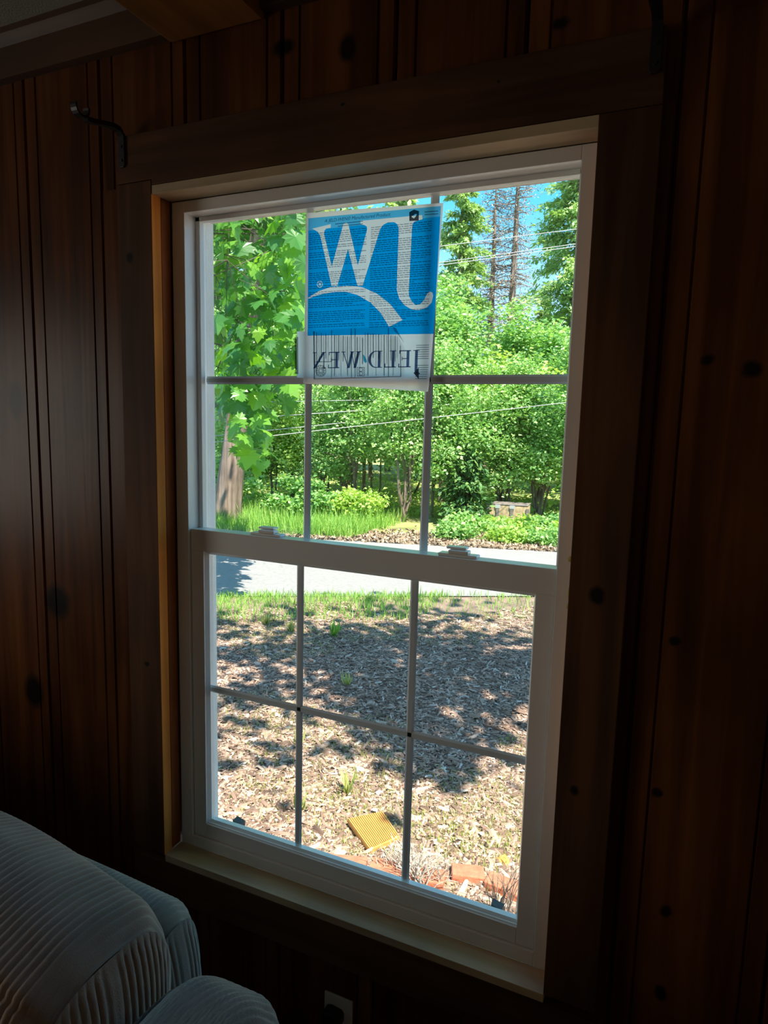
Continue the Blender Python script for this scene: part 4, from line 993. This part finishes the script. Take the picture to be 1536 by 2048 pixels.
bush('low_bush', -1.05, 10.6, .45, .25, .30, 2000, .07, M_leaf, 'bush at the road edge in the right corner of the upper pane', G_)
bush('shrub', -6.1, 10.6, .7, .5, .95, 3600, .085, M_leaf, 'round green shrub right of the cedar trunk')
bush('shrub', -5.1, 11.2, .6, .5, .8, 3000, .08, M_leaf2, 'yellow green shrub in the tall grass left of the first muntin')
bush('shrub', -7.9, 10.6, .8, .6, 1.3, 3600, .085, M_leaf, 'dark shrub behind the cedar trunk')
# leafy undergrowth on the forest floor
n_u = 15000; yu = 11.4 + 11*rng.random(n_u)**1.5; xu = 1.11+(-.86+.92*rng.random(n_u))*(yu+1.19)
ku = np.array([(yy > far(a)+.9) and not (-4.9 < a < -3.2 and yy < 12.6) and not (-2.9 < a < -1.6 and yy < 12.9) for a, yy in zip(xu, yu)])
xu, yu = xu[ku], yu[ku]; zu = H(xu, yu) + (.05+.30*np.abs(np.sin(2.1*xu)*np.cos(1.7*yu)))*rng.random(len(xu))
d = rng.normal(0,1,(len(xu),3)); d[:,2] = np.abs(d[:,2])*.4; nr = rng.normal(0,.5,(len(xu),3)); nr[:,2] += .7
V, F = stamp(DIA[0], DIA[1], np.stack([xu,yu,zu],1), frames(d, nr), .085*np.exp(rng.normal(0,.3,len(xu))))
tag(link('undergrowth', npmesh('undergrowth', V, F, M_leaf2)), 'low leafy undergrowth on the forest floor beyond the road', 'undergrowth', kind='stuff')
# -------- chipboard box
M_osb = islandmat('osb', [(0.0,(0.42,0.29,0.17)),(0.5,(0.56,0.41,0.26)),(1.0,(0.68,0.54,0.37))], 0.8)
M_osb = plain('osb_board', (0.50,0.36,0.22), 0.85, var=0.35, vscale=18)
M_batten = plain('weathered_batten', (0.20,0.17,0.16), 0.9, var=0.2); M_hinge = plain('grey_hinge', (0.42,0.44,0.46), 0.5)
bx = empty('chipboard_box', (-2.24, 12.6, -1.06), 'weathered chipboard box with grey battens and a flat lid standing in the roadside green', 'box')
bx.rotation_euler = (0, 0, .10)
def bp(name, mb, mat): o = mb.build(name, mat, None, bevel=.004); o.parent = bx; return o
for x0, x1 in ((-.40,-.215),(-.155,.075),(.135,.40)): bp('panel', MB().box(x0, x1, -.25, -.23, 0, .50), M_osb)
bp('side_panel', MB().box(.40,.42,-.25,.25,0,.50), M_osb); bp('side_panel', MB().box(-.42,-.40,-.25,.25,0,.50), M_osb)
bp('back_panel', MB().box(-.40,.40,.23,.25,0,.50), M_osb)
for x0 in (-.22,.07,-.425,.395): bp('batten', MB().box(x0, x0+.07, -.268, -.2505, 0, .46), M_batten)
for x0 in (-.24,.06): bp('hinge', MB().box(x0, x0+.11, -.272, -.2685, .44, .51), M_hinge)
bp('lid', MB().prism([(-.43,.505),(.43,.512),(.43,.528),(-.43,.522)], -.256, .27, axis=1), M_batten)
# -------- overhead wires
M_wire = plain('grey_cable', (0.42,0.42,0.44), 0.5)
def wire(a, b, r, label, group):
    a, b = Vector(a), Vector(b); d = b-a; p0 = a-d*4.5; p1 = b+d*3.0; pts = []
    for i in range(25):
        t = i/24; p = p0.lerp(p1, t); pts.append(p)
    tag(MB().tube(pts, r, 6).build('overhead_wire', M_wire, None, smooth=True), label, 'wire', group)
wire((-3.04,10.2,4.14),(-1.0,11.6,4.60), .006, 'highest of three overhead wires crossing the dead pines', 'overhead wires')
wire((-3.08,10.2,3.865),(-1.01,11.6,4.345), .006, 'upper wire of the close pair crossing the dead pines', 'overhead wires')
wire((-3.08,10.2,3.82),(-1.01,11.6,4.30), .006, 'lower wire of the close pair crossing the dead pines', 'overhead wires')
wire((-6.34,10.6,1.46),(-5.05,11.6,1.54), .006, 'topmost low wire just under the bottom edge of the sticker', 'low cables along the road')
wire((-6.36,10.6,1.18),(-4.87,11.6,1.35), .009, 'thick low cable crossing the first upper muntin below the sticker', 'low cables along the road')
wire((-6.51,10.6,.90),(-5.2,11.5,1.10), .008, 'lowest cable, at the height of the maple leaf tips', 'low cables along the road')
wire((-2.27,10.8,1.33),(-1.27,11.6,1.50), .006, 'low cable seen behind the right hand upper pane', 'low cables along the road')
# -------- big leaf maple close to the house, its branches hanging in from the left
half = [(0,0),(.10,.06),(.30,-.06),(.27,.12),(.52,.16),(.40,.30),(.60,.48),(.40,.46),(.30,.50),(.34,.72),(.20,.70),(.12,.86),(0,1.05)]
poly = half + [(-x, y) for x, y in half[-2:0:-1]]
MV = [(0, .36, .0)] + [(x, y, -.16*abs(x) - .10*max(0, y-.4)) for x, y in poly]
MAPLE = (np.array(MV, float), np.array([(0, i+1, (i+1) % len(poly)+1) for i in range(len(poly))]))
mt = empty('bigleaf_maple', (-6.3, 4.9, -1.0), 'big leaf maple whose branches of large lobed leaves hang in at the upper left', 'tree')
mb = MB(); limb(mb, (-6.3,4.9,-1.1), (-6.2,4.9,5.2), .20, .07, .03, 10, 6); mb.build('trunk', M_bark, mt)
tips = []; mb = MB()
for k in range(26):
    z0_ = random.uniform(1.6, 4.4); e = Vector((random.uniform(-4.4,-2.45), random.uniform(4.2, 6.0), z0_*.75+random.uniform(.2,.9)))
    a = Vector((-6.22, 4.9, z0_)); ps = limb(mb, a, e, .016, .003, .22, 5, 6)
    for p in ps[2:]:
        for _ in range(3):
            q = p+Vector((random.gauss(0,.28), random.gauss(0,.28), random.gauss(-.12,.25))); mb.tube([p, q], [.005,.002], 3, cap=False); tips.append(q)
mb.build('branches', M_bark2, mt)['kind'] = 'stuff'
def top_z(y): return 1.087+.44*(y+1.19)
lm_ = []
for k in range(4):
    V = MAPLE[0].copy(); V[:,2] += (.10*np.sin(3*V[:,0]+k)+.08*np.sin(4*V[:,1]+2*k)); V[:,0] *= 1+.06*(k-1.5)
    me = bpy.data.meshes.new('leaf'); me.from_pydata([tuple(v) for v in V], [], [tuple(f) for f in MAPLE[1]]); me.materials.append(M_maple); lm_.append(me)
inv = wmat(mt).inverted()
def leaf_pose(n, y0, y1):
    out = []
    while len(out) < n:
        y = random.uniform(y0, y1); k = random.random(); ul = -.80; ur = -.612
        s = ul + (ur-ul)*k; x = 1.1137 + s*(y+1.19)
        v = random.random()                      # 0 at the head of the window, 1 at the lowest tips
        lo = .02 if k < .22 else (-.075 if k < .68 else .045+.02*math.sin(k*20))
        sl = .43 + (lo-.43)*v
        out.append((x, y, 1.087 + sl*(y+1.19)*1.0))
    return out
for (x, y, z) in leaf_pose(290, 4.3, 5.6):
    o = bpy.data.objects.new('leaf', random.choice(lm_)); COL.objects.link(o)
    d = Vector((random.gauss(.25,.55), random.gauss(-.2,.5), -random.uniform(.35,1.0))); nn = Vector((random.gauss(0,.5), random.gauss(-.35,.5), random.uniform(.35,1)))
    Fm = frames(np.array([d[:]]), np.array([nn[:]]))[0]; s = random.uniform(.15,.26)
    M = Matrix(((*Fm[0], x), (*Fm[1], y), (*Fm[2], z), (0,0,0,1))) @ Matrix.Scale(s, 4)
    o.parent = mt; o.matrix_parent_inverse = inv; o.matrix_basis = M
n = 600; P = np.array(leaf_pose(n, 5.6, 7.6)); P = np.concatenate([P, shell(1900, (-5.0,5.0,4.6), (2.6,2.0,1.5), .3)])
P = P[(P[:,0] < 1.1137-.60*(P[:,1]+1.19)) | (P[:,2] > top_z(P[:,1])+.05)]; n = len(P)
d = rng.normal(0,.55,(n,3)); d[:,2] -= .6; nr = rng.normal(0,.5,(n,3)); nr[:,2] += .6
V, F = stamp(MAPLE[0], MAPLE[1], P, frames(d, nr), rng.uniform(.15,.25,n))
sub(link('foliage', npmesh('foliage', V, F, M_maple), mt))
# -------- the maple that shades the bark bed, its crown above the view
st2 = empty('shade_maple', (3.3, 3.6, -1.0), 'second maple right of the window whose crown overhead dapples the bark chips', 'tree')
mb = MB(); limb(mb, (3.3,3.6,-1.1), (2.9,3.5,4.4), .17, .08, .03, 9, 5)
cs = shell(72, (2.05, 2.0, 4.95), (2.5, 2.15, .85), .15)
for c in cs[::2]: limb(mb, (2.9+random.gauss(0,.05),3.5,3.6+random.random()), tuple(c), .03, .006, .06, 5, 4)
mb.build('trunk', M_bark, st2)
c = cs[rng.integers(0, len(cs), 2300)]; P = c + rng.normal(0, .24, c.shape); P = P[P[:,2] > top_z(P[:,1])+.12]; n = len(P)
d = rng.normal(0,.6,(n,3)); d[:,2] -= .3; nr = rng.normal(0,.5,(n,3)); nr[:,2] += .9
V, F = stamp(MAPLE[0], MAPLE[1], P, frames(d, nr), rng.uniform(.12,.2,n))
sub(link('foliage', npmesh('foliage', V, F, M_maple), st2))
